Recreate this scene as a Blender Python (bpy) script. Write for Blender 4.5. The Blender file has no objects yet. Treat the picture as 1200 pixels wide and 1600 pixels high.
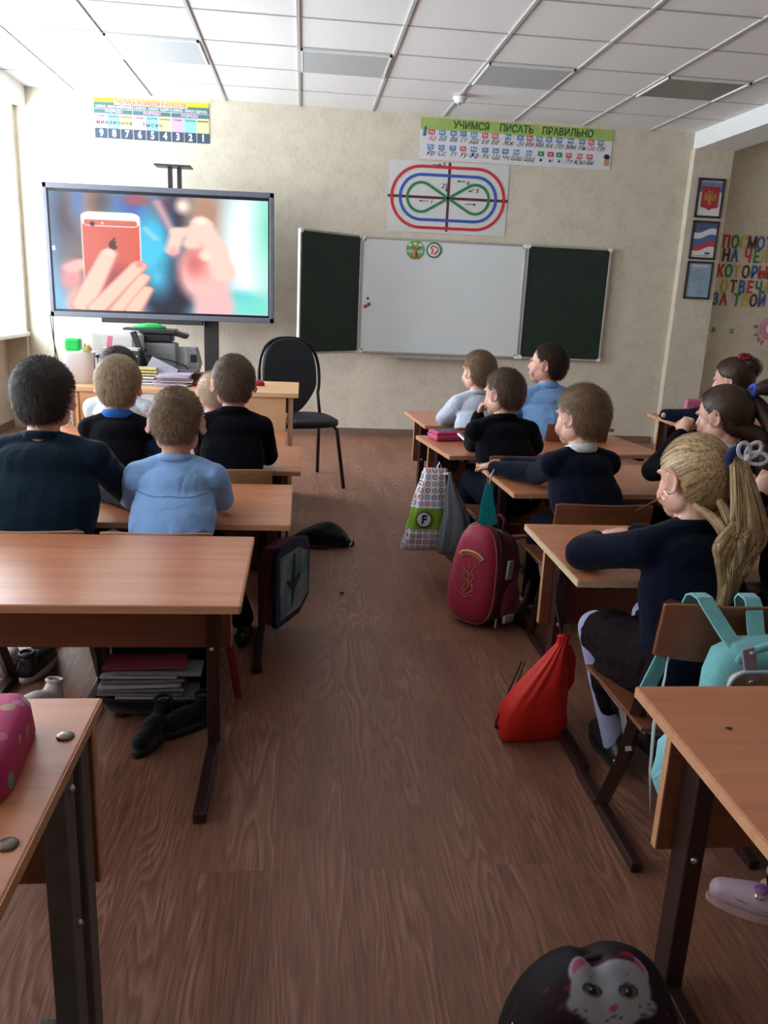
import bpy, bmesh, math, random
import numpy as np
from mathutils import Vector, Matrix, Euler, noise as mnoise
random.seed(7)
PI = math.pi
S = bpy.context.scene
COL = S.collection

# ------------------------------------------------------------------ camera, sky, daylight, exposure
def cam_setup():
    f, yaw, pitch, roll = 1270.23, 0.107, 0.2625, 0.0459
    cy, sy, cp, sp = math.cos(yaw), math.sin(yaw), math.cos(pitch), math.sin(pitch)
    fwd = Vector((sy*cp, cy*cp, -sp)); right = Vector((cy, -sy, 0)); up = right.cross(fwd)
    cr, sr = math.cos(roll), math.sin(roll)
    r = cr*right + sr*up; u = -sr*right + cr*up
    cam = bpy.data.cameras.new('camera'); o = bpy.data.objects.new('camera', cam); COL.objects.link(o)
    M = Matrix((r, u, -fwd)).transposed().to_4x4(); M.translation = Vector((1.8584, -7.3511, 1.2605))
    o.matrix_world = M
    cam.sensor_fit = 'VERTICAL'; cam.sensor_height = 32.0; cam.sensor_width = 24.0
    cam.lens = 32.0*f/1600.0; cam.clip_start = 0.02; cam.clip_end = 100
    S.camera = o
cam_setup()
EXPOSURE = 0.9
S.view_settings.view_transform = 'Standard'; S.view_settings.look = 'None'
S.view_settings.gamma = 1.0; S.view_settings.exposure = EXPOSURE; S.view_settings.use_curve_mapping = False
W = bpy.data.worlds.new('sky'); S.world = W; W.use_nodes = True
W.node_tree.nodes['Background'].inputs[0].default_value = (0.86, 0.93, 1.0, 1)
W.node_tree.nodes['Background'].inputs[1].default_value = 2.6
WINDOWS = [(-2.25, -0.06), (-4.75, -2.75), (-7.2, -5.2)]      # daylight enters through these
WIN_W = [125, 36, 17]
for (a, b), pw in zip(WINDOWS, WIN_W):
    L = bpy.data.lights.new('window_daylight', 'AREA'); L.shape = 'RECTANGLE'; L.size = 1.7; L.size_y = b-a-0.1
    L.energy = pw; L.color = (0.86, 0.93, 1.0)
    o = bpy.data.objects.new('window_daylight', L); COL.objects.link(o)
    o.location = (-0.86, (a+b)/2, 1.75); o.rotation_euler = (0, -PI/2, 0)

# ------------------------------------------------------------------ materials
def srgb(r, g, b):
    f = lambda c: (c/12.92 if c <= .04045 else ((c+.055)/1.055)**2.4)
    return (f(r/255), f(g/255), f(b/255), 1)
MATS = {}
def new_mat(name):
    m = bpy.data.materials.new(name); m.use_nodes = True
    return m, m.node_tree, m.node_tree.nodes['Principled BSDF']
def N(nt, typ, **kw):
    n = nt.nodes.new(typ)
    for k, v in kw.items():
        if k.startswith('i_'):
            key = k[2:]
            n.inputs[int(key) if key.isdigit() else key.replace('_', ' ')].default_value = v
        else: setattr(n, k, v)
    return n
def ramp(nt, fac, stops):
    r = nt.nodes.new('ShaderNodeValToRGB'); nt.links.new(fac, r.inputs[0])
    el = r.color_ramp.elements
    while len(el) < len(stops): el.new(0.5)
    for e, (p, c) in zip(el, stops): e.position = p; e.color = c
    return r.outputs[0]
def mathn(nt, op, a, b=None, c=None):
    n = nt.nodes.new('ShaderNodeMath'); n.operation = op
    for i, v in enumerate((a, b, c)):
        if v is None: continue
        if isinstance(v, (int, float)): n.inputs[i].default_value = v
        else: nt.links.new(v, n.inputs[i])
    return n.outputs[0]
def mix(nt, fac, a, b):
    n = nt.nodes.new('ShaderNodeMix'); n.data_type = 'RGBA'
    for s, v in ((0, fac), (6, a), (7, b)):
        if hasattr(v, 'is_linked'): nt.links.new(v, n.inputs[s])
        else: n.inputs[s].default_value = v
    return n.outputs[2]
def plain(name, col, rough=.6, metal=0, spec=.5, vary=.06, scale=25, bump=0.0, bscale=200, sheen=0, stretch=None):
    if name in MATS: return MATS[name]
    m, nt, b = new_mat(name)
    tc = N(nt, 'ShaderNodeTexCoord')
    mp = N(nt, 'ShaderNodeMapping'); nt.links.new(tc.outputs['Object'], mp.inputs[0])
    if stretch: mp.inputs['Scale'].default_value = stretch
    ns = N(nt, 'ShaderNodeTexNoise', i_Scale=scale, i_Detail=4.0); nt.links.new(mp.outputs[0], ns.inputs[0])
    c0 = tuple(max(0, x*(1-vary)) for x in col[:3])+(1,); c1 = tuple(min(1, x*(1+vary)) for x in col[:3])+(1,)
    nt.links.new(ramp(nt, ns.outputs[0], [(.3, c0), (.7, c1)]), b.inputs['Base Color'])
    b.inputs['Roughness'].default_value = rough; b.inputs['Metallic'].default_value = metal
    b.inputs['Specular IOR Level'].default_value = spec
    if sheen: b.inputs['Sheen Weight'].default_value = sheen
    if bump:
        n2 = N(nt, 'ShaderNodeTexNoise', i_Scale=bscale, i_Detail=3.0); nt.links.new(mp.outputs[0], n2.inputs[0])
        bp = N(nt, 'ShaderNodeBump', i_Strength=bump, i_Distance=.004)
        nt.links.new(n2.outputs[0], bp.inputs['Height']); nt.links.new(bp.outputs[0], b.inputs['Normal'])
    MATS[name] = m
    return m
def fabric(name, col, rough=.9, wr=.35, sheen=.2, wscale=14, vary=.1):
    """cloth with broad creases and a fine weave"""
    if name in MATS: return MATS[name]
    m, nt, b = new_mat(name)
    tc = N(nt, 'ShaderNodeTexCoord')
    n1 = N(nt, 'ShaderNodeTexNoise', i_Scale=wscale, i_Detail=3.0, i_Distortion=1.2); nt.links.new(tc.outputs['Object'], n1.inputs[0])
    n2 = N(nt, 'ShaderNodeTexNoise', i_Scale=420.0, i_Detail=2.0); nt.links.new(tc.outputs['Object'], n2.inputs[0])
    c0 = tuple(x*(1-vary) for x in col[:3])+(1,); c1 = tuple(min(1, x*(1+vary)) for x in col[:3])+(1,)
    nt.links.new(ramp(nt, n2.outputs[0], [(.3, c0), (.7, c1)]), b.inputs['Base Color'])
    h = mathn(nt, 'ADD', mathn(nt, 'MULTIPLY', n1.outputs[0], 3.0), mathn(nt, 'MULTIPLY', n2.outputs[0], .12))
    bp = N(nt, 'ShaderNodeBump', i_Strength=wr, i_Distance=.008)
    nt.links.new(h, bp.inputs['Height']); nt.links.new(bp.outputs[0], b.inputs['Normal'])
    b.inputs['Roughness'].default_value = rough; b.inputs['Sheen Weight'].default_value = sheen
    b.inputs['Specular IOR Level'].default_value = .25 if max(col[:3]) > .05 else .06
    MATS[name] = m
    return m
def wood(name, c0, c1, rough=.35, axis='X', scale=1.0, coat=.0):
    """laminate with long grain along the given object axis"""
    if name in MATS: return MATS[name]
    m, nt, b = new_mat(name)
    tc = N(nt, 'ShaderNodeTexCoord'); mp = N(nt, 'ShaderNodeMapping'); nt.links.new(tc.outputs['Object'], mp.inputs[0])
    st = {'X': (1.2, 16, 16), 'Y': (16, 1.2, 16), 'Z': (16, 16, 1.2)}[axis]
    mp.inputs['Scale'].default_value = tuple(s*scale for s in st)
    n1 = N(nt, 'ShaderNodeTexNoise', i_Scale=1.6, i_Detail=6.0, i_Distortion=.6); nt.links.new(mp.outputs[0], n1.inputs[0])
    n2 = N(nt, 'ShaderNodeTexNoise', i_Scale=9.0, i_Detail=4.0); nt.links.new(mp.outputs[0], n2.inputs[0])
    f = mathn(nt, 'ADD', mathn(nt, 'MULTIPLY', n1.outputs[0], .75), mathn(nt, 'MULTIPLY', n2.outputs[0], .25))
    nt.links.new(ramp(nt, f, [(.3, c0), (.7, c1)]), b.inputs['Base Color'])
    b.inputs['Roughness'].default_value = rough; b.inputs['Coat Weight'].default_value = coat; b.inputs['Coat Roughness'].default_value = .25
    bp = N(nt, 'ShaderNodeBump', i_Strength=.05, i_Distance=.001); nt.links.new(n2.outputs[0], bp.inputs['Height']); nt.links.new(bp.outputs[0], b.inputs['Normal'])
    MATS[name] = m
    return m
def vcol_mat(name, rough=.5, emit=0, spec=.4):
    if name in MATS: return MATS[name]
    m, nt, b = new_mat(name)
    a = N(nt, 'ShaderNodeVertexColor', layer_name='paint')
    if emit:
        b.inputs['Base Color'].default_value = (.01, .01, .01, 1)
        nt.links.new(a.outputs[0], b.inputs['Emission Color']); b.inputs['Emission Strength'].default_value = emit
    else:
        nt.links.new(a.outputs[0], b.inputs['Base Color'])
    b.inputs['Roughness'].default_value = rough; b.inputs['Specular IOR Level'].default_value = spec
    MATS[name] = m
    return m
def floor_mat():
    m, nt, b = new_mat('laminate_floor')
    tc = N(nt, 'ShaderNodeTexCoord'); mp = N(nt, 'ShaderNodeMapping'); nt.links.new(tc.outputs['Object'], mp.inputs[0])
    mp.inputs['Rotation'].default_value = (0, 0, PI/2)
    br = N(nt, 'ShaderNodeTexBrick', offset=.37, i_Scale=1.0, i_Mortar_Size=.0009, i_Mortar_Smooth=.1, i_Bias=0.0, i_Brick_Width=1.25, i_Row_Height=.165)
    br.inputs['Color1'].default_value = (0, 0, 0, 1); br.inputs['Color2'].default_value = (1, 1, 1, 1); br.inputs['Mortar'].default_value = (.5, .5, .5, 1)
    nt.links.new(mp.outputs[0], br.inputs[0])
    rnd = br.outputs[0]
    # per-plank offset so the grain differs from plank to plank
    off = N(nt, 'ShaderNodeVectorMath', operation='SCALE'); off.inputs[3].default_value = 17.0; nt.links.new(rnd, off.inputs[0])
    add = N(nt, 'ShaderNodeVectorMath', operation='ADD'); nt.links.new(tc.outputs['Object'], add.inputs[0]); nt.links.new(off.outputs[0], add.inputs[1])
    mg = N(nt, 'ShaderNodeMapping'); mg.inputs['Scale'].default_value = (9, 1.15, 1); nt.links.new(add.outputs[0], mg.inputs[0])
    big = N(nt, 'ShaderNodeTexNoise', i_Scale=.85, i_Detail=2.0, i_Roughness=.4, i_Distortion=.2); nt.links.new(mg.outputs[0], big.inputs[0])
    rings = mathn(nt, 'SINE', mathn(nt, 'MULTIPLY', big.outputs[0], 150.0))
    lines = mathn(nt, 'POWER', mathn(nt, 'ADD', mathn(nt, 'MULTIPLY', rings, .5), .5), 4.0)
    mf = N(nt, 'ShaderNodeMapping'); mf.inputs['Scale'].default_value = (230, 9, 1); nt.links.new(add.outputs[0], mf.inputs[0])
    fine = N(nt, 'ShaderNodeTexNoise', i_Scale=1.0, i_Detail=4.0); nt.links.new(mf.outputs[0], fine.inputs[0])
    blot = N(nt, 'ShaderNodeTexNoise', i_Scale=.9, i_Detail=2.0); nt.links.new(mg.outputs[0], blot.inputs[0])
    base = ramp(nt, mathn(nt, 'ADD', mathn(nt, 'MULTIPLY', fine.outputs[0], .62), mathn(nt, 'MULTIPLY', blot.outputs[0], .38)),
                [(.30, (.095, .038, .023, 1)), (.52, (.24, .095, .054, 1)), (.72, (.40, .172, .105, 1))])
    base = mix(nt, mathn(nt, 'MULTIPLY', rnd, .30), base, (.23, .125, .09, 1))
    lf = mathn(nt, 'MULTIPLY', mathn(nt, 'MULTIPLY', mathn(nt, 'MULTIPLY', lines, mathn(nt, 'MULTIPLY', fine.outputs[0], 1.9)), ramp(nt, blot.outputs[0], [(.42, (0, 0, 0, 1)), (.62, (1, 1, 1, 1))])), .26)
    base = mix(nt, lf, base, (.50, .31, .24, 1))
    dk = mathn(nt, 'POWER', mathn(nt, 'ADD', mathn(nt, 'MULTIPLY', mathn(nt, 'SINE', mathn(nt, 'ADD', mathn(nt, 'MULTIPLY', big.outputs[0], 150.0), 2.2)), .5), .5), 2.0)
    base = mix(nt, mathn(nt, 'MULTIPLY', mathn(nt, 'MULTIPLY', dk, ramp(nt, blot.outputs[0], [(.40, (0, 0, 0, 1)), (.60, (1, 1, 1, 1))])), .38), base, (.06, .03, .022, 1))
    base = mix(nt, mathn(nt, 'MULTIPLY', br.outputs['Fac'], .35), base, (.03, .017, .012, 1))
    nt.links.new(base, b.inputs['Base Color'])
    b.inputs['Roughness'].default_value = .42
    nt.links.new(ramp(nt, fine.outputs[0], [(.2, (.36,)*3+(1,)), (.8, (.55,)*3+(1,))]), b.inputs['Roughness'])
    bp = N(nt, 'ShaderNodeBump', i_Strength=.12, i_Distance=.001); nt.links.new(mathn(nt, 'SUBTRACT', fine.outputs[0], br.outputs['Fac']), bp.inputs['Height'])
    nt.links.new(bp.outputs[0], b.inputs['Normal'])
    return m
def wallpaper_mat():
    m, nt, b = new_mat('cream_wallpaper')
    tc = N(nt, 'ShaderNodeTexCoord')
    n1 = N(nt, 'ShaderNodeTexNoise', i_Scale=7.0, i_Detail=6.0, i_Distortion=.5); nt.links.new(tc.outputs['Object'], n1.inputs[0])
    mp = N(nt, 'ShaderNodeMapping'); mp.inputs['Scale'].default_value = (70, 70, 22); nt.links.new(tc.outputs['Object'], mp.inputs[0])
    n2 = N(nt, 'ShaderNodeTexNoise', i_Scale=1.0, i_Detail=5.0); nt.links.new(mp.outputs[0], n2.inputs[0])
    f = mathn(nt, 'ADD', mathn(nt, 'MULTIPLY', n1.outputs[0], .5), mathn(nt, 'MULTIPLY', n2.outputs[0], .5))
    nt.links.new(ramp(nt, f, [(.36, (.53, .475, .38, 1)), (.5, (.61, .55, .445, 1)), (.66, (.66, .60, .49, 1))]), b.inputs['Base Color'])
    b.inputs['Roughness'].default_value = .75; b.inputs['Specular IOR Level'].default_value = .3
    bp = N(nt, 'ShaderNodeBump', i_Strength=.35, i_Distance=.003); nt.links.new(n2.outputs[0], bp.inputs['Height']); nt.links.new(bp.outputs[0], b.inputs['Normal'])
    return m
def hair_mat(name, dark, light, rough=.5):
    if name in MATS: return MATS[name]
    m, nt, b = new_mat(name)
    g = N(nt, 'ShaderNodeNewGeometry'); tc = N(nt, 'ShaderNodeTexCoord')
    n = N(nt, 'ShaderNodeTexNoise', i_Scale=38.0, i_Detail=3.0); nt.links.new(tc.outputs['Object'], n.inputs[0])
    f = mathn(nt, 'ADD', mathn(nt, 'MULTIPLY', g.outputs['Random Per Island'], .6), mathn(nt, 'MULTIPLY', n.outputs[0], .4))
    nt.links.new(ramp(nt, f, [(.2, dark), (.8, light)]), b.inputs['Base Color'])
    b.inputs['Roughness'].default_value = rough; b.inputs['Specular IOR Level'].default_value = .35
    MATS[name] = m
    return m
def skin_mat(name, c):
    if name in MATS: return MATS[name]
    m, nt, b = new_mat(name)
    tc = N(nt, 'ShaderNodeTexCoord')
    n = N(nt, 'ShaderNodeTexNoise', i_Scale=22.0, i_Detail=4.0); nt.links.new(tc.outputs['Object'], n.inputs[0])
    c0 = (c[0]*.92, c[1]*.80, c[2]*.78, 1)
    nt.links.new(ramp(nt, n.outputs[0], [(.35, c0), (.65, c)]), b.inputs['Base Color'])
    b.inputs['Roughness'].default_value = .5; b.inputs['Subsurface Weight'].default_value = .12
    b.inputs['Subsurface Radius'].default_value = (.012, .005, .003); b.inputs['Subsurface Scale'].default_value = .6
    MATS[name] = m
    return m

M_WALL = wallpaper_mat(); M_FLOOR = floor_mat()
M_WHITE = plain('white_paint', (.78, .79, .78, 1), .55, vary=.02)
M_TILE = plain('ceiling_tile', (.80, .80, .79, 1), .85, vary=.03, scale=90, bump=.25, bscale=260)
M_GRID = plain('ceiling_rail', (.46, .46, .46, 1), .5, vary=.02)
M_LUM = plain('unlit_luminaire', (.42, .45, .47, 1), .35, vary=.03)
M_TOP = wood('beech_laminate', (.36, .120, .056, 1), (.53, .205, .10, 1), .34, 'X', coat=.1)
M_EDGE = wood('beech_edge', (.42, .19, .095, 1), (.56, .29, .155, 1), .5, 'X')
M_PANEL = wood('red_brown_panel', (.155, .046, .022, 1), (.24, .078, .038, 1), .5, 'X')
M_CHIP = plain('chipboard_edge', (.48, .36, .22, 1), .9, vary=.35, scale=240)
M_TDESK = wood('light_beech', (.60, .33, .16, 1), (.72, .43, .23, 1), .4, 'X')
M_PLY = wood('varnished_plywood', (.13, .038, .016, 1), (.21, .075, .032, 1), .4, 'X', coat=.1)
M_PLYL = wood('pale_plywood', (.30, .155, .072, 1), (.42, .23, .115, 1), .4, 'X', coat=.1)
M_BROWNMET = plain('dark_brown_metal', (.035, .014, .012, 1), .38, .2, vary=.15, scale=60)
M_GREYMET = plain('grey_painted_metal', (.085, .085, .082, 1), .45, .3, vary=.2, scale=30)
M_STEEL = plain('bright_steel', (.55, .55, .55, 1), .3, 1)
M_BLACK = plain('black_plastic', (.014, .014, .016, 1), .4)
M_BLACKM = plain('black_rubber', (.010, .010, .011, 1), .7)
M_GREYPL = plain('grey_bezel', (.115, .125, .155, 1), .35, .3)

# ------------------------------------------------------------------ mesh helpers
def obj(name, me, mat, parent=None, smooth=False, loc=None, rot=None):
    if isinstance(me, bmesh.types.BMesh):
        bm = me; me = bpy.data.meshes.new(name)
        bmesh.ops.recalc_face_normals(bm, faces=bm.faces); bm.to_mesh(me); bm.free()
    o = bpy.data.objects.new(name, me); COL.objects.link(o)
    if mat is not None:
        me.materials.clear()
        for m in (mat if isinstance(mat, (list, tuple)) else [mat]): me.materials.append(m)
    if smooth:
        for p in me.polygons: p.use_smooth = True
    if parent: o.parent = parent
    if loc is not None: o.location = loc
    if rot is not None: o.rotation_euler = rot
    return o
def bev(o, w=.003, seg=2):
    m = o.modifiers.new('bevel', 'BEVEL'); m.width = w; m.segments = seg; m.limit_method = 'ANGLE'; m.angle_limit = .6
    for p in o.data.polygons: p.use_smooth = False
    return o
def thing(name, label, cat, loc=(0, 0, 0), rz=0, group=None, rot=None):
    o = bpy.data.objects.new(name, None); COL.objects.link(o); o.empty_display_size = .05
    o.location = loc; o.rotation_euler = rot if rot else (0, 0, rz)
    o['label'] = label; o['category'] = cat
    if group: o['group'] = group
    return o
def tag(o, label, cat, group=None):
    o['label'] = label; o['category'] = cat
    if group: o['group'] = group
    return o
def struct(name, bm, m, smooth=False):
    o = obj(name, bm, m, smooth=smooth); o['kind'] = 'structure'; return o
def box(bm, c, s, R=None, mi=0):
    c = Vector(c); vs = []
    for dx in (-.5, .5):
        for dy in (-.5, .5):
            for dz in (-.5, .5):
                v = Vector((dx*s[0], dy*s[1], dz*s[2]))
                if R is not None: v = R @ v
                vs.append(bm.verts.new(c+v))
    for f in ((0, 1, 3, 2), (4, 6, 7, 5), (0, 4, 5, 1), (2, 3, 7, 6), (0, 2, 6, 4), (1, 5, 7, 3)):
        fc = bm.faces.new([vs[i] for i in f]); fc.material_index = mi
    return vs
def B(*a, **k):
    bm = bmesh.new(); box(bm, *a, **k); return bm
def frame_from(d):
    d = Vector(d).normalized(); a = Vector((0, 0, 1)) if abs(d.z) < .9 else Vector((1, 0, 0))
    x = a.cross(d).normalized(); y = d.cross(x); return x, y, d
def tube(bm, pts, r, n=10, flat=1.0, closed=False, cap=True, up=None):
    pts = [Vector(p) for p in pts]; rs = r if isinstance(r, (list, tuple)) else [r]*len(pts)
    rings = []; L = len(pts)
    for i, p in enumerate(pts):
        if closed: t = (pts[(i+1) % L]-pts[i-1])
        else: t = pts[min(i+1, L-1)]-pts[max(i-1, 0)]
        t.normalize()
        if up is not None:
            x = Vector(up).cross(t).normalized(); y = t.cross(x)
        else:
            if i == 0: x, y, _ = frame_from(t)
            else: x = (x-t*x.dot(t)).normalized(); y = t.cross(x)
        rings.append([bm.verts.new(p+x*(math.cos(a)*rs[i])+y*(math.sin(a)*rs[i]*flat)) for a in [2*PI*k/n for k in range(n)]])
    for i in range(L if closed else L-1):
        A, Bq = rings[i], rings[(i+1) % L]
        for k in range(n): bm.faces.new((A[k], A[(k+1) % n], Bq[(k+1) % n], Bq[k]))
    if cap and not closed: bm.faces.new(rings[0][::-1]); bm.faces.new(rings[-1])
def T(pts, r, **k):
    bm = bmesh.new(); tube(bm, pts, r, **k); return bm
def ell(bm, c, r, R=None, u=16, v=10):
    c = Vector(c); rows = []
    for j in range(v+1):
        th = PI*j/v; row = []
        for i in range(u):
            ph = 2*PI*i/u; p = Vector((r[0]*math.sin(th)*math.cos(ph), r[1]*math.sin(th)*math.sin(ph), r[2]*math.cos(th)))
            if R is not None: p = R @ p
            row.append(c+p)
        rows.append(row)
    top = bm.verts.new(rows[0][0]); bot = bm.verts.new(rows[-1][0]); vr = [[bm.verts.new(p) for p in row] for row in rows[1:-1]]
    for i in range(u):
        k = (i+1) % u
        bm.faces.new((top, vr[0][i], vr[0][k])); bm.faces.new((bot, vr[-1][k], vr[-1][i]))
        for j in range(len(vr)-1): bm.faces.new((vr[j][i], vr[j+1][i], vr[j+1][k], vr[j][k]))
def E_(*a, **k):
    bm = bmesh.new(); ell(bm, *a, **k); return bm
def loft(bm, rows, n=48, fn=None, cap=True):
    """rows: (cx, cy, z, rx, ry, exponent); superellipse sections"""
    rings = []
    for j, (cx, cy, z, rx, ry, ex) in enumerate(rows):
        ring = []
        for i in range(n):
            a = 2*PI*i/n; c, s = math.cos(a), math.sin(a)
            x = abs(c)**(2/ex)*(1 if c >= 0 else -1)*rx; y = abs(s)**(2/ex)*(1 if s >= 0 else -1)*ry
            p = Vector((cx+x, cy+y, z))
            if fn: p = fn(p, a, j/(len(rows)-1), Vector((cx, cy, z)))
            ring.append(bm.verts.new(p))
        rings.append(ring)
    for A, Bq in zip(rings, rings[1:]):
        for k in range(n): bm.faces.new((A[k], A[(k+1) % n], Bq[(k+1) % n], Bq[k]))
    if cap: bm.faces.new(rings[0][::-1]); bm.faces.new(rings[-1])
def dense(rows, m=4):
    out = []
    for a, b in zip(rows, rows[1:]):
        for k in range(m):
            t = k/m; out.append(tuple(a[q]*(1-t)+b[q]*t for q in range(6)))
    out.append(rows[-1]); return out
def plate(bm, outline, t, axis='y', mi=0):
    """extrude a 2D outline (x,z) by thickness t along y"""
    a = [bm.verts.new((x, -t/2, z)) for x, z in outline]; b = [bm.verts.new((x, t/2, z)) for x, z in outline]
    n = len(outline)
    f = [bm.faces.new(a), bm.faces.new(b[::-1])]
    for i in range(n): f.append(bm.faces.new((a[i], b[i], b[(i+1) % n], a[(i+1) % n])))
    for q in f: q.material_index = mi
def rrect(w, h, r, n=6, cx=0, cz=0):
    pts = []
    for (sx, sz, a0) in ((1, 1, 0), (-1, 1, PI/2), (-1, -1, PI), (1, -1, 1.5*PI)):
        for k in range(n+1):
            a = a0+PI/2*k/n; pts.append((cx+sx*(w/2-r)+r*math.cos(a), cz+sz*(h/2-r)+r*math.sin(a)))
    return pts
def jitter(o, amp, sc, seed=0):
    for v in o.data.vertices:
        q = mnoise.noise_vector(Vector(v.co)*sc+Vector((seed*3.1, seed, 0))); v.co += q*amp
def text(name, s, size, loc, mat, parent=None, rot=(PI/2, 0, 0), ext=.0006, align='CENTER', bold=0.0, shear=0.0, space=1.0, sx=1.0, R=None, fit=None):
    c = bpy.data.curves.new(name, 'FONT'); c.body = s; c.size = size; c.extrude = ext; c.align_x = align; c.align_y = 'CENTER'
    c.offset = bold*size; c.shear = shear; c.space_character = space; c.resolution_u = 3
    t = bpy.data.objects.new(name, c); COL.objects.link(t)
    dg = bpy.context.evaluated_depsgraph_get()
    me = bpy.data.meshes.new_from_object(t.evaluated_get(dg)); bpy.data.objects.remove(t)
    o = obj(name, me, mat, parent, loc=loc, rot=rot)
    if fit and len(me.vertices): xs_ = [v.co.x for v in me.vertices]; sx = fit/(max(xs_)-min(xs_))
    if sx != 1.0: o.scale = (sx, 1, 1)
    return o
def painted(name, w, h, nx, ny, fn, mat, parent, loc, rot=(PI/2, 0, 0)):
    """flat sheet whose printed picture is a per-vertex pattern; fn(U,V)->rgb arrays, V downwards"""
    us = np.linspace(0, 1, nx); vs = np.linspace(0, 1, ny); U, V = np.meshgrid(us, vs)
    rgb = fn(U, V)
    co = np.zeros((ny, nx, 3)); co[..., 0] = (U-.5)*w; co[..., 1] = (.5-V)*h
    me = bpy.data.meshes.new(name); idx = np.arange(nx*ny).reshape(ny, nx)
    faces = np.stack([idx[1:, :-1], idx[1:, 1:], idx[:-1, 1:], idx[:-1, :-1]], -1).reshape(-1, 4)
    me.from_pydata(co.reshape(-1, 3).tolist(), [], faces.tolist())
    at = me.color_attributes.new('paint', 'FLOAT_COLOR', 'POINT')
    lin = np.where(rgb <= .04045, rgb/12.92, ((np.clip(rgb, 0, 1)+.055)/1.055)**2.4)
    at.data.foreach_set('color', np.concatenate([lin, np.ones((ny, nx, 1))], -1).astype(np.float32).ravel())
    return obj(name, me, mat, parent, loc=loc, rot=rot)
class Paint:
    def __init__(s, U, V, asp=1.0): s.U, s.V, s.asp = U, V, asp; s.c = np.ones(U.shape+(3,))
    def put(s, a, col): a = a[..., None]; s.c = s.c*(1-a)+np.array(col)/255.0*a
    def el(s, cx, cy, rx, ry, col, soft=.02, rot=0, k=1):
        x, y = s.U-cx, s.V-cy; c, q = math.cos(rot), math.sin(rot); a, b = (x*c+y*q)/rx, (-x*q+y*c)/ry
        d = (np.sqrt(a*a+b*b)-1)*min(rx, ry); s.put(k*np.clip(.5-d/soft, 0, 1), col)
    def cap(s, x0, y0, x1, y1, r, col, soft=.02, r1=None, k=1):
        dx, dy = x1-x0, y1-y0; t = np.clip(((s.U-x0)*dx+(s.V-y0)*dy)/(dx*dx+dy*dy), 0, 1)
        rr = r+((r1 if r1 is not None else r)-r)*t
        d = np.hypot(s.U-x0-t*dx, s.V-y0-t*dy)-rr; s.put(k*np.clip(.5-d/soft, 0, 1), col)
    def rr(s, cx, cy, hw, hh, r, col, soft=.006, rot=0):
        x, y = s.U-cx, s.V-cy; c, q = math.cos(rot), math.sin(rot); a, b = np.abs(x*c+y*q)-hw+r, np.abs(-x*q+y*c)-hh+r
        d = np.hypot(np.maximum(a, 0), np.maximum(b, 0))+np.minimum(np.maximum(a, b), 0)-r; s.put(np.clip(.5-d/soft, 0, 1), col)
# ------------------------------------------------------------------ room shell
H = 2.71
M_BASE = wood('dull_brown_skirting', (.16, .10, .075, 1), (.22, .145, .11, 1), .5, 'X')
struct('floor', B((3.1, -4.4, -.05), (8.2, 10.2, .1)), M_FLOOR)
struct('ceiling', B((3.1, -4.4, H+.06), (8.2, 10.2, .1)), M_TILE)
YR = [-.5234-.5772*k for k in range(16)]
bm = bmesh.new()
for i in range(0, 9): box(bm, (i*.6, -4.6, H+.006), (.018, 9.2, .010))
for y in YR: box(bm, (2.41, y, H+.008), (5.56, .010, .006))
struct('trim_1', bm, M_GRID)
struct('wall_front', B((2.39, .1, 1.4), (6.02, .2, 2.8)), M_WALL)
struct('wall_front_recess', B((6.2, .22, 1.4), (1.6, .2, 2.8)), M_WALL)
struct('trim_2', B((5.36, .03, 1.29), (.35, .22, 2.58)), M_WALL)                     # pilaster
struct('trim_3', B((5.37, -4.5, 2.65), (.34, 9.3, .14)), M_WHITE)                    # beam on the right
struct('trim_4', B((-.50, -4.5, 2.65), (.25, 9.1, .15)), M_WHITE)                    # beam on the left
struct('trim_5', B((-.55, -.02, 1.29), (.17, .10, 2.58)), M_WALL)
struct('wall_right', B((6.95, -4.4, 1.4), (.1, 9.6, 2.8)), M_WALL)
struct('wall_back', B((3.1, -9.25, 1.4), (8.2, .1, 2.8)), M_WALL)
# left wall with its window openings
bm = bmesh.new(); zs, zt = .80, 2.52; X0 = -.72; th = .18
box(bm, (X0, -4.55, zs/2), (th, 9.3, zs)); box(bm, (X0, -4.55, (zt+2.8)/2), (th, 9.3, 2.8-zt))
edges = [.1]+[q for a, b in WINDOWS for q in (b, a)]+[-9.2]
for k in range(0, len(edges), 2): box(bm, (X0, (edges[k]+edges[k+1])/2, (zs+zt)/2), (th, abs(edges[k]-edges[k+1]), zt-zs))
struct('wall_left', bm, M_WALL)
gm, nt, b = new_mat('window_glass')
tr = N(nt, 'ShaderNodeBsdfTransparent'); gl = N(nt, 'ShaderNodeBsdfGlossy', i_Roughness=.02); mx = N(nt, 'ShaderNodeMixShader')
mx.inputs[0].default_value = .06; nt.links.new(tr.outputs[0], mx.inputs[1]); nt.links.new(gl.outputs[0], mx.inputs[2])
nt.links.new(mx.outputs[0], nt.nodes['Material Output'].inputs[0])
for k, (a, b_) in enumerate(WINDOWS):
    bm = bmesh.new(); m = (a+b_)/2; w = b_-a; fx = -.745
    for y in (a+.03, b_-.03, m): box(bm, (fx, y, (zs+zt)/2), (.06, .06, zt-zs))
    for z in (zs+.03, zt-.03, zt-.45): box(bm, (fx, m, z), (.058, w, .06))
    fr = struct('window_%d' % (k+1), bm, M_WHITE)
    p = obj('glass_pane', B((fx, m, (zs+zt)/2), (.006, w-.1, zt-zs-.1)), gm, fr)
    sl = obj('window_sill', B((-.56, m, zs-.005), (.22, w+.1, .035)), M_WHITE, fr); bev(sl, .008)
struct('baseboard_front', B((2.30, -.009, .032), (5.7, .018, .064)), M_BASE)
struct('baseboard_left', B((-.622, -4.5, .032), (.016, 9.2, .064)), M_BASE)
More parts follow.
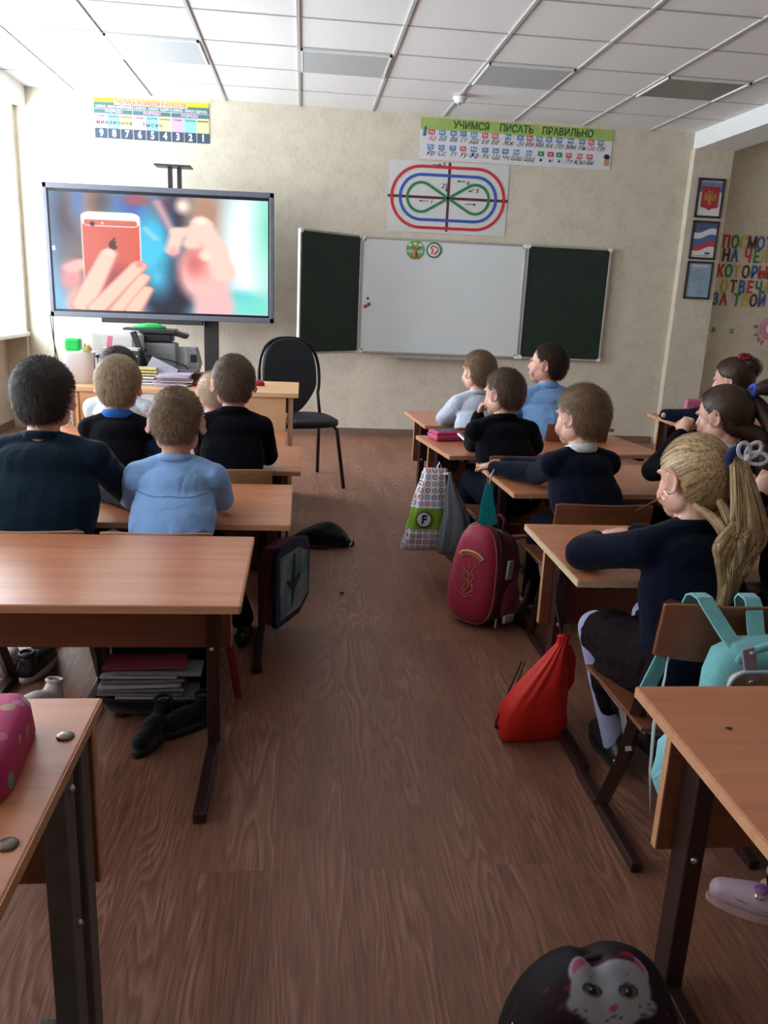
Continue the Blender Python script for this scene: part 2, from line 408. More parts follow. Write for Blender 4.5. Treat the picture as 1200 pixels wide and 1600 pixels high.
struct('baseboard_right', B((5.36, -.09, .032), (.38, .016, .064)), M_BASE)
# heating radiator under the first window
r = thing('radiator', 'white ribbed radiator low on the left wall beneath the window', 'radiator', (-.585, -1.2, .12))
bm = bmesh.new()
for k in range(14): box(bm, (0, -.52+k*.08, .26), (.07, .066, .52))
o = obj('ribs', bm, M_WHITE, r); bev(o, .012)
obj('pipe', T([(0, -.6, .03), (0, .6, .03)], .012), M_WHITE, r)
# ceiling luminaires, unlit
LUM = plain('luminaire_diffuser_dark', (.20, .19, .18, 1), .4, vary=.1)
labs = ['grey unlit square ceiling light panel, leftmost, above the number chart', 'grey unlit square ceiling light panel second from the left, above the television and board',
        'grey unlit square ceiling light panel right behind the smoke detector', 'dark broken-looking ceiling light panel nearest the right beam']
for k, xc in enumerate((.9, 2.1, 3.3, 4.5)):
    t = thing('ceiling_light', labs[k], 'ceiling light', (xc, (YR[1]+YR[2])/2, H), group='unlit square ceiling lights')
    bm = bmesh.new()
    for s in (-1, 1): box(bm, (s*.281, 0, .0), (.014, .55, .014)); box(bm, (0, s*.268, .0), (.575, .014, .014))
    obj('frame', bm, M_WHITE, t)
    obj('diffuser', B((0, 0, .006 if k == 3 else -.001), (.555, .53, .008)), LUM if k == 3 else M_LUM, t)
t = thing('smoke_detector', 'small white round smoke detector on the ceiling above the alphabet banner', 'smoke detector', (2.997, -.748, H-.008))
bm = bmesh.new(); loft(bm, [(0, 0, 0, .055, .055, 2), (0, 0, -.012, .055, .055, 2), (0, 0, -.016, .045, .045, 2), (0, 0, -.035, .04, .04, 2), (0, 0, -.042, .028, .028, 2)], n=24); obj('housing', bm, M_WHITE, t, smooth=True)
obj('base_ring', E_((0, 0, -.044), (.01, .01, .006)), M_GREYMET, t)

# ------------------------------------------------------------------ board
M_ALU = plain('aluminium_frame', (.50, .49, .47, 1), .45, .6, vary=.08)
M_WB = plain('white_enamel', (.66, .70, .71, 1), .22, vary=.02, scale=3)
M_GB = plain('green_chalkboard', (.006, .020, .012, 1), .6, vary=.3, scale=9)
t = thing('school_board', 'three-part school board: white middle and two dark green wings on the front wall', 'board', (2.345, -.03, .745))
def leaf(w, h, mat, par, side=0):
    obj('panel', B((w/2, 0, h/2), (w-.02, .018, h-.02)), mat, par)
    bm = bmesh.new()
    for x in (.009, w-.009): box(bm, (x, -.002, h/2), (.018, .028, h))
    for z in (.009, h-.009): box(bm, (w/2, -.002, z), (w, .026, .018))
    o = obj('frame', bm, M_ALU, par); bev(o, .003)
    for x in (.016, w-.016):
        for z in (.016, h-.016): o = obj('corner_cap', B((x, -.018, z), (.036, .008, .036)), M_WHITE, par); bev(o, .006)
    for x in (.03, w-.03):
        for z in (.03, h-.03): obj('screw_cap', E_((x, -.022, z), (.007, .005, .007), u=10, v=6), M_BLACK, par, smooth=True)
mid = bpy.data.objects.new('whiteboard', None); COL.objects.link(mid); mid.parent = t
leaf(1.448, .98, M_WB, mid)
rw = bpy.data.objects.new('right_wing', None); COL.objects.link(rw); rw.parent = t; rw.location = (1.452, 0, -.0); leaf(.765, .985, M_GB, rw)
lw = bpy.data.objects.new('left_wing', None); COL.objects.link(lw); lw.parent = t; lw.location = (-.004, -.005, .0)
lw.rotation_euler = (0, 0, PI+math.atan2(.50, .515)); leaf(.735, .985, M_GB, lw)
for ch in lw.children: ch.rotation_euler = (0, 0, 0)
lw.scale = (1, -1, 1)
tr_ = obj('pen_tray', B((.66, -.05, -.022), (.72, .07, .012)), M_ALU, t); obj('tray_lip', B((.66, -.087, -.014), (.72, .008, .028)), M_ALU, tr_)
M_RED = plain('red_paint', (.52, .03, .04, 1), .45); M_BLUE = plain('blue_paint', (.03, .10, .42, 1), .45); M_GRN = plain('green_paint', (.02, .20, .07, 1), .5)
M_WINE = plain('wine_paint', (.10, .02, .03, 1), .5); M_INK = plain('black_ink', (.02, .02, .025, 1), .6); M_PAPER = plain('white_paper', (.72, .72, .72, 1), .6, vary=.03)
for c, x, z, m_ in (('blue', 2.425, 1.163, M_BLUE), ('red', 2.395, 1.145, M_RED), ('black', 2.415, 1.212, M_BLACK)):
    tag(obj('board_magnet', E_((x, -.045, z), ((.016, .008, .016) if c != 'black' else (.010, .006, .010))), m_, smooth=True), c+' round magnet on the left side of the whiteboard', 'magnet', 'round magnets on the whiteboard')
t = thing('round_sticker', 'round green sticker with a drawn tree hanging at the top of the whiteboard', 'sticker', (2.808, -.045, 1.635))
obj('disc', T([(0, .001, 0), (0, -.002, 0)], .078, n=40), plain('sticker_green', (.12, .40, .08, 1), .5, vary=.15), t)
bm = bmesh.new(); tube(bm, [(0, -.004, -.06), (0, -.004, .0)], .014, n=8); tube(bm, [(0, -.004, -.01), (.035, -.004, .03)], .007, n=8); tube(bm, [(0, -.004, -.01), (-.035, -.004, .03)], .007, n=8)
for a in (-.04, -.02, .02, .04): tube(bm, [(0, -.004, -.045), (a, -.004, -.066)], .005, n=6)
obj('trunk', bm, plain('sticker_red', (.55, .10, .04, 1), .5), t)
bm = bmesh.new()
for a, z in ((-.045, .038), (.0, .05), (.045, .04)): box(bm, (a, -.0035, z), (.026, .002, .02))
obj('white_gap', bm, M_PAPER, t); obj('sea', B((.0, -.0028, -.012), (.144, .002, .024)), plain('sticker_blue', (.35, .50, .70, 1), .5), t)
t = thing('round_sticker', 'smaller round white sticker with green rim and red figure beside the tree sticker', 'sticker', (2.972, -.045, 1.640))
obj('rim', T([(0, .001, 0), (0, -.002, 0)], .066, n=36), plain('rim_green', (.03, .22, .08, 1), .5), t)
obj('disc', T([(0, -.002, 0), (0, -.0035, 0)], .052, n=36), M_PAPER, t)
bm = bmesh.new()
tube(bm, [(-.03, -.005, .02), (-.01, -.005, .035), (.03, -.005, .02), (.035, -.005, 0)], .005, n=6); tube(bm, [(-.02, -.005, -.035), (-.012, -.005, .0), (-.03, -.005, .02)], .006, n=6); tube(bm, [(.035, -.005, 0), (.0, -.005, -.04)], .006, n=6)
obj('figure', bm, plain('sticker_red2', (.6, .03, .06, 1), .5), t)

# ------------------------------------------------------------------ posters
def P_(name, label, cat, x, y, z): return thing(name, label, cat, (x, y, z))
def flat(bm, x0, z0, x1, z1, y, t=.0012): box(bm, ((x0+x1)/2, y, (z0+z1)/2), (x1-x0, t, z1-z0))
def FB(*a): bm = bmesh.new(); flat(bm, *a); return bm
# number place-value chart
t = thing('number_chart', 'teal and pink chart with nine white digits high on the left wall area', 'poster', (.157, -.004, 2.375)); t.rotation_euler = (0, -.008, 0)
w, h = .91, .30
TEAL = plain('chart_teal', (.06, .15, .17, 1), .5, vary=.04); NAVY = plain('chart_navy', (.035, .06, .10, 1), .5, vary=.04)
PNK = plain('chart_pink', (.66, .34, .50, 1), .5, vary=.03); CYN = plain('chart_cyan', (.22, .52, .60, 1), .5, vary=.03); CRM = plain('chart_cream', (.66, .58, .28, 1), .5, vary=.03)
YEL = plain('chart_yellow', (.72, .66, .02, 1), .5, vary=.03); WHT = plain('print_white', (.85, .85, .85, 1), .5, vary=.01); PCH = plain('chart_peach', (.78, .62, .42, 1), .5)
obj('sheet', FB(0, 0, w, h, 0, .002), TEAL, t); obj('header', FB(0, .268, w, h, -.0016), YEL, t); obj('title_band', FB(.16, .252, .74, .292, -.0026), PCH, t)
bm = bmesh.new(); flat(bm, 0, 0, w, .075, -.0016); obj('digit_row', bm, NAVY, t)
for k, m_ in enumerate((PNK, CYN, CRM)):
    for j in range(3): x = (j*3+k)*w/9; obj('column', FB(x, .075, x+w/9, .185, -.0016), m_, t)
bm = bmesh.new()
for j in range(1, 9): x = j*w/9; flat(bm, x-.0012, 0, x+.0012, .075, -.0026)
for j in (1, 2): x = j*w/3; flat(bm, x-.0016, .0, x+.0016, .252, -.0028)
flat(bm, 0, .217, w, .2195, -.0028); obj('rule', bm, WHT, t)
for k in range(9): text('digit', str(9-k), .075, ((k+.5)*w/9, -.003, .037), WHT, t, bold=.03, sx=.85)
RD = plain('title_red', (.60, .10, .06, 1), .5); PK2 = plain('print_pink', (.75, .45, .62, 1), .5)
text('title', 'ТАБЛИЦА РАЗРЯДОВ И КЛАССОВ', .040, (.45, -.004, .271), RD, t, bold=.02, fit=.56)
for x, s in ((.155, 'III КЛАСС - КЛАСС МИЛЛИОНОВ'), (.455, 'II КЛАСС - КЛАСС ТЫСЯЧ'), (.755, 'I КЛАСС - КЛАСС ЕДИНИЦ')):
    text('class_name', s, .0245, (x, -.003, .235), WHT, t, bold=.02, fit=.28); text('rank_word', 'РАЗРЯДЫ', .028, (x, -.003, .2), PK2, t, bold=.03)
for j in range(3):
    for k, s in enumerate(('СОТНИ', 'ДЕСЯТКИ', 'ЕДИНИЦЫ')): text('column_word', s, .0175, ((j*3+k+.5)*w/9, -.003, .163), M_INK, t, sx=.95)
text('word', 'МИЛЛИОНОВ', .032, (.155, -.0035, .115), M_INK, t, space=1.5, bold=.02); text('word', 'ТЫСЯЧ', .032, (.455, -.0035, .112), M_INK, t, space=1.6, bold=.02)
# alphabet banner
t = thing('alphabet_banner', 'long white banner with green header teaching printed and cursive letters', 'poster', (2.808, -.004, 2.371)); t.rotation_euler = (0, -.001, 0)
w, h = 1.665, .322
obj('sheet', FB(0, 0, w, h, 0, .002), plain('banner_white', (.66, .67, .70, 1), .45, vary=.03), t); obj('header', FB(0, .232, w, h, -.0016), plain('banner_green', (.34, .47, .12, 1), .5), t)
DG = plain('title_green', (.02, .09, .03, 1), .5)
for s, x, fw_ in (('УЧИМСЯ', .43, .305), ('ПИСАТЬ', .817, .29), ('ПРАВИЛЬНО', 1.263, .445)): text('title', s, .080, (x, -.003, .276), DG, t, bold=.022, fit=fw_)
LB = plain('letter_blue', (.05, .20, .48, 1), .5); LR = plain('letter_red', (.60, .05, .10, 1), .5); LG = plain('letter_green', (.02, .26, .08, 1), .5)
rows = ['Аа Бб Вв Гг Дд Ее Ёё Жж Зз Ии Йй Кк Лл Мм Нн Оо Пп'.split(), 'Рр Сс Тт Уу Фф Хх Цц Чч Шш Щщ ъ ы ь Ээ Юю Яя'.split()]
xs = [[.095, .185, .28, .365, .455, .55, .635, .75, .855, .935, 1.02, 1.105, 1.195, 1.295, 1.395, 1.475, 1.56],
      [.09, .185, .28, .37, .46, .56, .65, .735, .83, .94, 1.045, 1.13, 1.205, 1.29, 1.385, 1.475]]
for (rw_, xr, z0) in ((rows[0], xs[0], .213), (rows[1], xs[1], .098)):
    for s, x in zip(rw_, xr):
        c = 'r' if s[0] in 'АЕЁИОУЭЮЯы' else ('g' if s in 'ъь' else 'b')
        tile = obj('letter_tile', FB(x-.026, z0-.019, x+.026, z0+.019, -.0022), {'b': LB, 'r': LR, 'g': LG}[c], t)
        text('printed_letters', s, .030, (x, -.0035, z0), WHT, tile, bold=.01)
        text('cursive_letters', s, .056, (x, -.002, z0-.048), LR if s[0] in 'АЕЁИОУЭЮЯ' and s[0] in 'АО' else M_INK, t, shear=.45, sx=.95, ext=.0004)
bm = bmesh.new(); tube(bm, [(.028, -.004, .10+.08), (.034, -.004, .12+.13)], .012, n=6); obj('pencil_drawing', bm, plain('drawing_teal', (.04, .16, .24, 1), .5), t)
bm = bmesh.new(); box(bm, (1.628, -.003, .06), (.04, .002, .05)); obj('child_drawing', bm, plain('drawing_tan', (.50, .25, .13, 1), .5), t)
bm = bmesh.new(); plate(bm, [(1.595, .10), (1.625, .083), (1.655, .095), (1.64, .125), (1.61, .125)], .002); o = obj('cap_drawing', bm, M_INK, t); o.location.y = -.0035
# eye-exercise ovals
t = thing('oval_chart', 'white paper chart with red and blue ovals round a green figure eight', 'poster', (3.075, -.004, 2.07)); t.rotation_euler = (0, -.006, 0)
pp = obj('sheet', B((0, 0, 0), (1.035, .002, .575)), plain('chart_paper', (.62, .62, .62, 1), .45, vary=.03, bump=.5, bscale=7), t)
def stadium(hw, r, n=20): return [(hw-r+r*math.cos(a), -.004, r*math.sin(a)) for a in [(-PI/2+PI*k/n) for k in range(n+1)]]+[(-(hw-r)+r*math.cos(a), -.004, r*math.sin(a)) for a in [(PI/2+PI*k/n) for k in range(n+1)]]
def ring(pts, r, m_, nm): return obj(nm, T(pts, r, n=6, flat=.15, closed=True, up=(0, 1, 0)), m_, t)
def flatline(pts, w_, m_, nm, closed=False, y=-.003):
    bm = bmesh.new(); P2 = [Vector((p[0], 0, p[-1])) for p in pts]; L = len(P2); A = []
    for i, p in enumerate(P2):
        tt = (P2[(i+1) % L]-P2[i-1]) if closed else (P2[min(i+1, L-1)]-P2[max(i-1, 0)])
        tt.normalize(); nn = Vector((-tt.z, 0, tt.x))*w_/2
        A.append([bm.verts.new(p+nn*s+Vector((0, yy, 0))) for s, yy in ((1, y-.0008), (-1, y-.0008), (-1, y+.0008), (1, y+.0008))])
    for i in range(L if closed else L-1):
        a, b = A[i], A[(i+1) % L]
        for k in range(4): bm.faces.new((a[k], a[(k+1) % 4], b[(k+1) % 4], b[k]))
    return obj(nm, bm, m_, t)
flatline([(0, 0, -.27), (0, 0, .285)], .022, M_WINE, 'vertical_bar', y=-.002); flatline([(-.52, 0, .0), (.52, 0, .0)], .022, M_WINE, 'horizontal_bar', y=-.002)
flatline(stadium(.487, .245), .024, M_RED, 'red_oval', True, -.0032); flatline(stadium(.415, .18), .024, M_BLUE, 'blue_oval', True, -.0032)
e8 = []
for s in (1, -1):
    cx_ = s*.235; R_ = .118
    for k in range(21):
        a = (-2.15+4.3*k/20); e8.append((cx_+s*R_*math.cos(a), 0, (R_*math.sin(a))*(1 if s > 0 else 1)*(1)))
    if s > 0: e8.append((0, 0, 0)); 
    else: e8.append((0, 0, 0))
# second lobe runs the other way round so that the line crosses in the middle
lob1, lob2 = e8[:21], e8[22:43]
flatline([(0, 0, 0)]+lob1+[(0, 0, 0)], .022, M_GRN, 'green_loop', False, -.004); flatline([(0, 0, 0)]+lob2+[(0, 0, 0)], .022, M_GRN, 'green_loop', False, -.004)
for s, x, z in (('3', -.055, .265), ('2', -.052, .095), ('4', .16, .125), ('5', .245, .07), ('1', -.145, -.035)): text('numeral', s, .052, (x, -.005, z), M_INK, t, shear=.2)
for x0, z0, x1, z1 in ((-.15, .262, -.075, .262), (-.02, .12, -.02, .05), (.14, .14, .07, .14), (.22, .085, .175, .06), (-.17, -.03, -.25, -.03), (.15, -.04, .24, -.04)):
    d = Vector((x1-x0, 0, z1-z0)).normalized(); q = Vector((-d.z, 0, d.x))*.008
    e = Vector((x1, 0, z1)); a = e-d*.02
    flatline([(x0, 0, z0), (x1, 0, z1)], .005, M_INK, 'arrow', y=-.0045)
    flatline([tuple(a+q), tuple(e), tuple(a-q)], .005, M_INK, 'arrow', y=-.0048)
# framed state symbols on the pilaster
FR = plain('black_wood_frame', (.028, .018, .028, 1), .35)
BLU1 = plain('poster_blue', (.13, .20, .34, 1), .4, vary=.3, scale=9); LBLU = plain('poster_light_blue', (.26, .38, .50, 1), .4, vary=.2, scale=8)
def framed(z, label, fn):
    t = thing('framed_print', label, 'framed picture', (5.368, -.092, z), group='framed prints on the pilaster')
    bm = bmesh.new()
    for s in (-1, 1): box(bm, (s*.112, 0, 0), (.018, .018, .325)); box(bm, (0, 0, s*.153), (.242, .018, .018))
    o = obj('frame', bm, FR, t); bev(o, .003); obj('backing', B((0, .003, 0), (.215, .006, .30)), M_PAPER, t); fn(t)
def f1(t):
    obj('sky_field', FB(-.105, .05, .105, .145, -.001), BLU1, t); bm = bmesh.new(); plate(bm, [(-.078, .095), (.078, .095), (.078, -.075), (.02, -.085), (0, -.10), (-.02, -.085), (-.078, -.075)], .002); o = obj('red_shield', bm, plain('shield_red', (.36, .03, .035, 1), .4), t); o.location.y = -.003
    g = plain('dull_gold', (.42, .20, .05, 1), .4); bm = bmesh.new()
    ell(bm, (0, -.005, -.0), (.018, .003, .038), u=12, v=8)
    for s in (-1, 1):
        plate(bm, [(0, .02), (s*.05, .045), (s*.058, .01), (s*.045, -.02), (s*.012, -.02)], .002)
        ell(bm, (s*.014, -.005, .05), (.009, .003, .013), u=10, v=6)
    plate(bm, [(-.02, -.035), (.02, -.035), (0, -.06)], .002); o = obj('gold_emblem', bm, g, t); o.location.y = -.0005
    for v in bm.verts if bm.is_valid else []: pass
    o.location.y = -.004; text('heading', 'РОССИЙСКАЯ ФЕДЕРАЦИЯ', .015, (0, -.003, .135), M_PAPER, t)
def f2(t):
    def wav(z0, z1, col, nm):
        bm = bmesh.new(); top = [(x, z1+.014*math.sin(x*28)+x*.12) for x in np.linspace(-.103, .103, 12)]; bot = [(x, z0+.014*math.sin(x*28)+x*.12) for x in np.linspace(.103, -.103, 12)]
        plate(bm, top+bot, .002); o = obj(nm, bm, col, t); o.location.y = -.002
    obj('sky_field', FB(-.105, .06, .105, .145, -.001), plain('sky_navy', (.07, .10, .22, 1), .4, vary=.2), t)
    wav(.03, .08, plain('flag_white', (.66, .68, .74, 1), .4), 'white_stripe'); wav(-.02, .03, plain('flag_blue', (.05, .13, .33, 1), .4), 'blue_stripe'); wav(-.07, -.02, plain('flag_red', (.42, .04, .06, 1), .4), 'red_stripe')
    obj('caption', FB(.02, -.118, .065, -.10, -.003), plain('caption_ink', (.09, .08, .14, 1), .5), t); obj('caption_line', FB(-.07, -.133, .07, -.129, -.003), M_INK, t)
def f3(t):
    obj('field', FB(-.105, -.145, .105, .145, -.001), LBLU, t)
    bm = bmesh.new()
    for k in range(13): ww = .05+.02*math.sin(k*2.3); flat(bm, -ww, .08-k*.016, ww, .083-k*.016, -.0025)
    obj('verse_line', bm, BLU1, t); obj('heading', FB(-.08, .115, .08, .13, -.0025), PK2, t)
framed(2.186, 'black framed print of a red shield with gold emblem, topmost of three', f1)
framed(1.838, 'black framed print of a waving white, blue and red flag, middle of three', f2)
framed(1.497, 'black framed light blue print with printed verse, lowest of three', f3)
# cut-out slogan
LC = {'r': plain('felt_red', (.50, .03, .05, 1), .8), 'g': plain('felt_green', (.03, .22, .06, 1), .8), 'y': plain('felt_yellow', (.56, .43, .06, 1), .8), 'n': plain('felt_brown', (.10, .025, .02, 1), .8), 'b': plain('felt_blue', (.03, .11, .36, 1), .8)}
CN = {'r': 'red', 'g': 'green', 'y': 'yellow', 'n': 'brown', 'b': 'blue'}
lines = [('ПОСМОТР', 'rgynbrg', 5.685, 1.848, 'first'), ('НА ЧЕЛО', 'nb rgyn', 5.70, 1.73, 'second'), ('КОТОРЫЙ', 'rgynbrg', 5.665, 1.592, 'third'), ('ОТВЕЧАЕ', 'ynbrgyn', 5.73, 1.458, 'fourth'), ('ЗА ТВОЙ У', 'br gynb r', 5.655, 1.340, 'fifth')]
for s, cs, x0, z, rn in lines:
    x = x0
    for k, (ch, c) in enumerate(zip(s, cs)):
        if ch == ' ': x += .045; continue
        o = text('cut_out_letter', ch, .148, (x, .114, z), LC[c], None, ext=.002, bold=.028, sx=.70, align='CENTER')
        tag(o, '%s cut-out letter %s, %s slogan line, %s from its left' % (CN[c], ch, rn, ['first', 'second', 'third', 'fourth', 'fifth', 'sixth', 'seventh', 'eighth', 'ninth'][k]), 'letter', 'cut-out letters of the wall slogan')
        x += .082
for ch, x, z, r_ in (('В', 5.68, 1.064, .3), ('Н', 5.86, 1.062, 1.45)):
    o = text('cut_out_letter', ch, .06, (x, .114, z), LC['g'], None, ext=.001, bold=.02, rot=(PI/2, r_, 0)); tag(o, 'small green tilted paper letter low on the right wall, %s of two' % ('left' if ch == 'В' else 'right'), 'letter', 'small paper letters under the slogan')
PFL = plain('pink_paper', (.62, .25, .34, 1), .7)
t = thing('paper_flower', 'pink paper flower at the right edge of the wall under the slogan', 'decoration', (6.24, .112, 1.10))
bm = bmesh.new()
for k in range(9): a = 2*PI*k/9; ell(bm, (.075*math.cos(a), 0, .075*math.sin(a)), (.036, .006, .036), u=10, v=6)
obj('petals', bm, PFL, t, smooth=True); obj('heart', E_((0, -.006, 0), (.05, .006, .05)), M_PAPER, t, smooth=True)
for k, (ch, a) in enumerate((('У', 205), ('Ч', 225), ('Е', 245), ('В', 175))):
    a = math.radians(a); o = text('cut_out_letter', ch, .055, (6.24+.15*math.cos(a), .114, 1.10+.15*math.sin(a)), plain('felt_pink', (.45, .05, .14, 1), .8), None, ext=.001, bold=.02, rot=(PI/2, -(a+PI/2), 0)); tag(o, 'small dark pink letter in the arc by the paper flower, %s' % ['second from the top', 'third from the top', 'lowest', 'topmost'][k], 'letter', 'pink letters round the paper flower')

# ------------------------------------------------------------------ television on its stand
t = thing('television', 'large grey-framed television showing hands holding a red phone', 'television', (.752, -.55, 1.472), rot=(0, -.008, .0)); 
w, h = 1.735, .985
bm = bmesh.new()
for s in (-1, 1): box(bm, (s*(w/2-.017), 0, 0), (.034, .07, h)); box(bm, (0, 0, s*(h/2-.02)), (w, .07, .04))
o = obj('bezel', bm, M_GREYPL, t); bev(o, .005)
obj('back_cover', B((0, .04, 0), (w-.02, .04, h-.02)), M_BLACK, t); obj('black_border', B((0, -.005, 0), (w-.07, .04, h-.08)), plain('screen_black', (.008, .008, .012, 1), .2), t)
def screen(U, V):
    # picture coordinates of the photographed screen (0..1)
    p = Paint(U, V); X = lambda x: (x-190)/862.0
    def Yp(x, y): top = 141+(x-182)*.0576; bot = 606+(x-208)*.0345; return (y-top)/(bot-top)
    p.c[:] = np.array((150, 190, 205))/255
    E = lambda x, y, rx, ry, c, s=.05, rot=0, k=1: p.el(X(x), Yp(x, y), rx/862, ry/460, c, s, rot, k)
    Cc = lambda x0, y0, x1, y1, r, c, s=.02, r1=None, k=1: p.cap(X(x0), Yp(x0, y0), X(x1), Yp(x1, y1), r/862*1.3, c, s, None if r1 is None else r1/862*1.3, k)
    E(215, 350, 60, 330, (96, 175, 225), .12); E(265, 240, 75, 150, (52, 40, 58), .12); E(290, 430, 60, 90, (120, 80, 70), .14)
    E(350, 190, 70, 90, (190, 140, 110), .12); E(400, 190, 55, 70, (84, 62, 62), .1); E(300, 180, 20, 60, (60, 110, 190), .06)
    E(560, 300, 130, 180, (60, 165, 200), .16); E(600, 400, 90, 130, (60, 190, 230), .16); E(500, 200, 60, 60, (70, 95, 165), .1); E(640, 200, 50, 50, (120, 80, 100), .1)
    E(530, 180, 50, 20, (160, 80, 90), .05); E(700, 250, 45, 120, (35, 30, 52), .1); Cc(610, 190, 660, 290, 12, (190, 150, 160), .03); Cc(560, 290, 600, 330, 8, (150, 200, 215), .03)
    E(640, 560, 100, 110, (20, 20, 46), .08); E(700, 480, 70, 80, (36, 30, 50), .12); E(600, 480, 45, 60, (65, 190, 225), .1)
    E(800, 250, 75, 130, (176, 134, 112), .1); E(710, 205, 26, 26, (250, 225, 205), .04)
    E(980, 350, 110, 240, (238, 248, 248), .1); E(1045, 300, 45, 180, (130, 214, 190), .1); E(980, 590, 90, 50, (120, 214, 200), .1); E(930, 560, 60, 20, (110, 205, 205), .06, .3)
    # left hand, phone
    E(262, 480, 44, 62, (214, 140, 140), .05); Cc(262, 440, 300, 425, 26, (236, 170, 165), .03); E(330, 590, 95, 70, (238, 176, 160), .06)
    p.rr(X(424), Yp(424, 395), 116/862, 170/460, .045, (252, 240, 232), .006, .0)
    p.rr(X(424), Yp(424, 398), 112/862, 166/460, .04, (206, 88, 70), .006, .0)
    E(430, 505, 100, 70, (150, 52, 62), .12, 0, .8)
    p.rr(X(424), Yp(424, 256), 112/862, 25/460, .03, (252, 240, 232), .006); p.rr(X(424), Yp(424, 267), 104/862, 11/460, .015, (206, 95, 80), .005)
    E(352, 269, 10, 9, (50, 25, 35), .006); E(392, 267, 5, 5, (245, 215, 150), .006)
    E(430, 352, 17, 19, (60, 18, 24), .006); E(447, 349, 8, 8, (204, 86, 68), .005); Cc(432, 330, 438, 326, 3.5, (60, 18, 24), .004)
    for (a, b, c, d, r, r1) in ((300, 590, 412, 388, 36, 26), (355, 605, 530, 436, 30, 25), (440, 612, 548, 482, 26, 20), (500, 612, 560, 530, 26, 18)):
        Cc(a, b, c, d, r+3, (196, 120, 112), .02, r1+2); Cc(a-2, b-2, c-2, d-2, r-2, (244, 192, 172), .02, r1-2)
    E(410, 378, 15, 12, (250, 205, 195), .02); E(532, 430, 14, 12, (232, 130, 132), .02)
    # right hand
    E(830, 600, 78, 100, (240, 180, 182), .05); E(790, 470, 104, 110, (242, 184, 178), .06); E(760, 420, 60, 60, (225, 140, 134), .09)
    for (a, b, c, d, r, r1) in ((664, 375, 690, 305, 22, 25), (690, 305, 745, 300, 25, 24), (745, 350, 785, 275, 30, 32), (785, 275, 840, 370, 32, 34), (800, 400, 830, 380, 26, 28), (840, 370, 870, 470, 34, 40)):
        Cc(a, b, c, d, r, (246, 200, 186), .03, r1)
    E(752, 425, 20, 30, (200, 104, 100), .06); E(668, 380, 16, 18, (240, 160, 165), .03); E(800, 395, 22, 14, (252, 214, 196), .03); E(780, 262, 26, 16, (254, 226, 205), .03)
    p.c = np.clip(p.c*1.05, 0, 1)
    return p.c
painted('picture', 1.645, .865, 360, 200, screen, vcol_mat('screen_glow', .25, .60), t, (.0, -.0265, -.002))
obj('sensor', B((-.81, -.027, .02), (.02, .004, .03)), M_PAPER, t)
obj('under_bar', B((-.09, .02, -.51), (.78, .10, .035)), M_BLACK, t)
t = thing('television_stand', 'black column stand behind the television with a flat top bracket', 'stand', (.84, -.43, 0))
obj('upper_post', B((-.03, 0, 1.65), (.030, .05, .96)), M_BLACK, t); obj('upper_post', B((.04, 0, 1.65), (.030, .05, .96)), M_BLACK, t)
obj('lower_post', B((.274, 0, .55), (.113, .07, 1.1)), M_BLACK, t); o = obj('top_plate', B((.0, -.02, 2.135), (.275, .16, .012)), M_BLACK, t)
bm = bmesh.new(); box(bm, (.0, .0, 1.12), (.66, .05, .08)); obj('cross_bar', bm, M_BLACK, t)
bm = bmesh.new(); box(bm, (.274, -.12, .03), (.12, .9, .05)); box(bm, (.1, .1, .03), (.7, .1, .05)); obj('base', bm, M_BLACK, t)
t_ = thing('power_cord', 'pair of black cords hanging from the left end of the television', 'cord', (-.146, -.47, .95))
obj('cord', T([(0, 0, .03), (.012, 0, -.15), (.045, 0, -.36), (.05, .1, -.92)], .0045, n=6), M_BLACK, t_); obj('cord', T([(.02, 0, .03), (.018, 0, -.15), (.022, 0, -.36), (.0, .1, -.92)], .0045, n=6), M_BLACK, t_)

# ------------------------------------------------------------------ teacher's desk and what lies on it
t = thing('teacher_desk', 'light beech teacher desk with solid front below the television', 'desk', (1.21, -2.49, 0))
o = obj('desktop', B((0, 0, .686), (1.262, .57, .028)), M_TDESK, t); bev(o, .004)
obj('front_panel', B((-.0, -.26, .345), (1.12, .018, .65)), M_TDESK, t)
for s in (-1, 1): obj('side_panel', B((s*.585, 0, .336), (.022, .5, .672)), M_TDESK, t)
obj('shelf', B((0, .05, .5), (1.12, .36, .018)), M_TDESK, t)
tag(obj('paper_sheet', B((1.055, -2.763, .63), (.125, .002, .11), Matrix.Rotation(-.35, 3, 'Y')), M_PAPER), 'white paper sheet stuck on the front of the teacher desk', 'paper')
tag(text('printed_ring', 'О', .045, (1.063, -2.766, .65), M_INK, None, rot=(PI/2, 1.2, 0)), 'dark round mark printed on the white sheet on the desk front', 'print')
CART = plain('carton', (.62, .47, .36, 1), .8)
t = thing('lamp_carton', 'long narrow carton marked 6500K standing at the left end of the teacher desk', 'carton', (.596, -2.84, .0))
obj('box', B((0, 0, .33), (.085, .06, .66)), CART, t); obj('pale_side', B((-.025, -.031, .33), (.02, .002, .66)), M_PAPER, t)
text('print', '6500K', .05, (.018, -.032, .545), plain('carton_ink', (.22, .15, .11, 1), .7), t, rot=(PI/2, -PI/2, 0), bold=.01)
WP = plain('white_plastic', (.80, .78, .78, 1), .35, vary=.01)
bm = bmesh.new(); loft(bm, [(0, 0, 0, .082, .06, 3), (0, 0, .165, .086, .063, 3), (0, 0, .17, .088, .065, 3), (0, 0, .168, .080, .058, 3), (0, 0, .03, .076, .054, 3)], n=40)
tag(obj('white_bin', bm, WP, smooth=True, loc=(.612, -2.58, .701)), 'white rounded plastic bin at the left end of the teacher desk', 'bin')
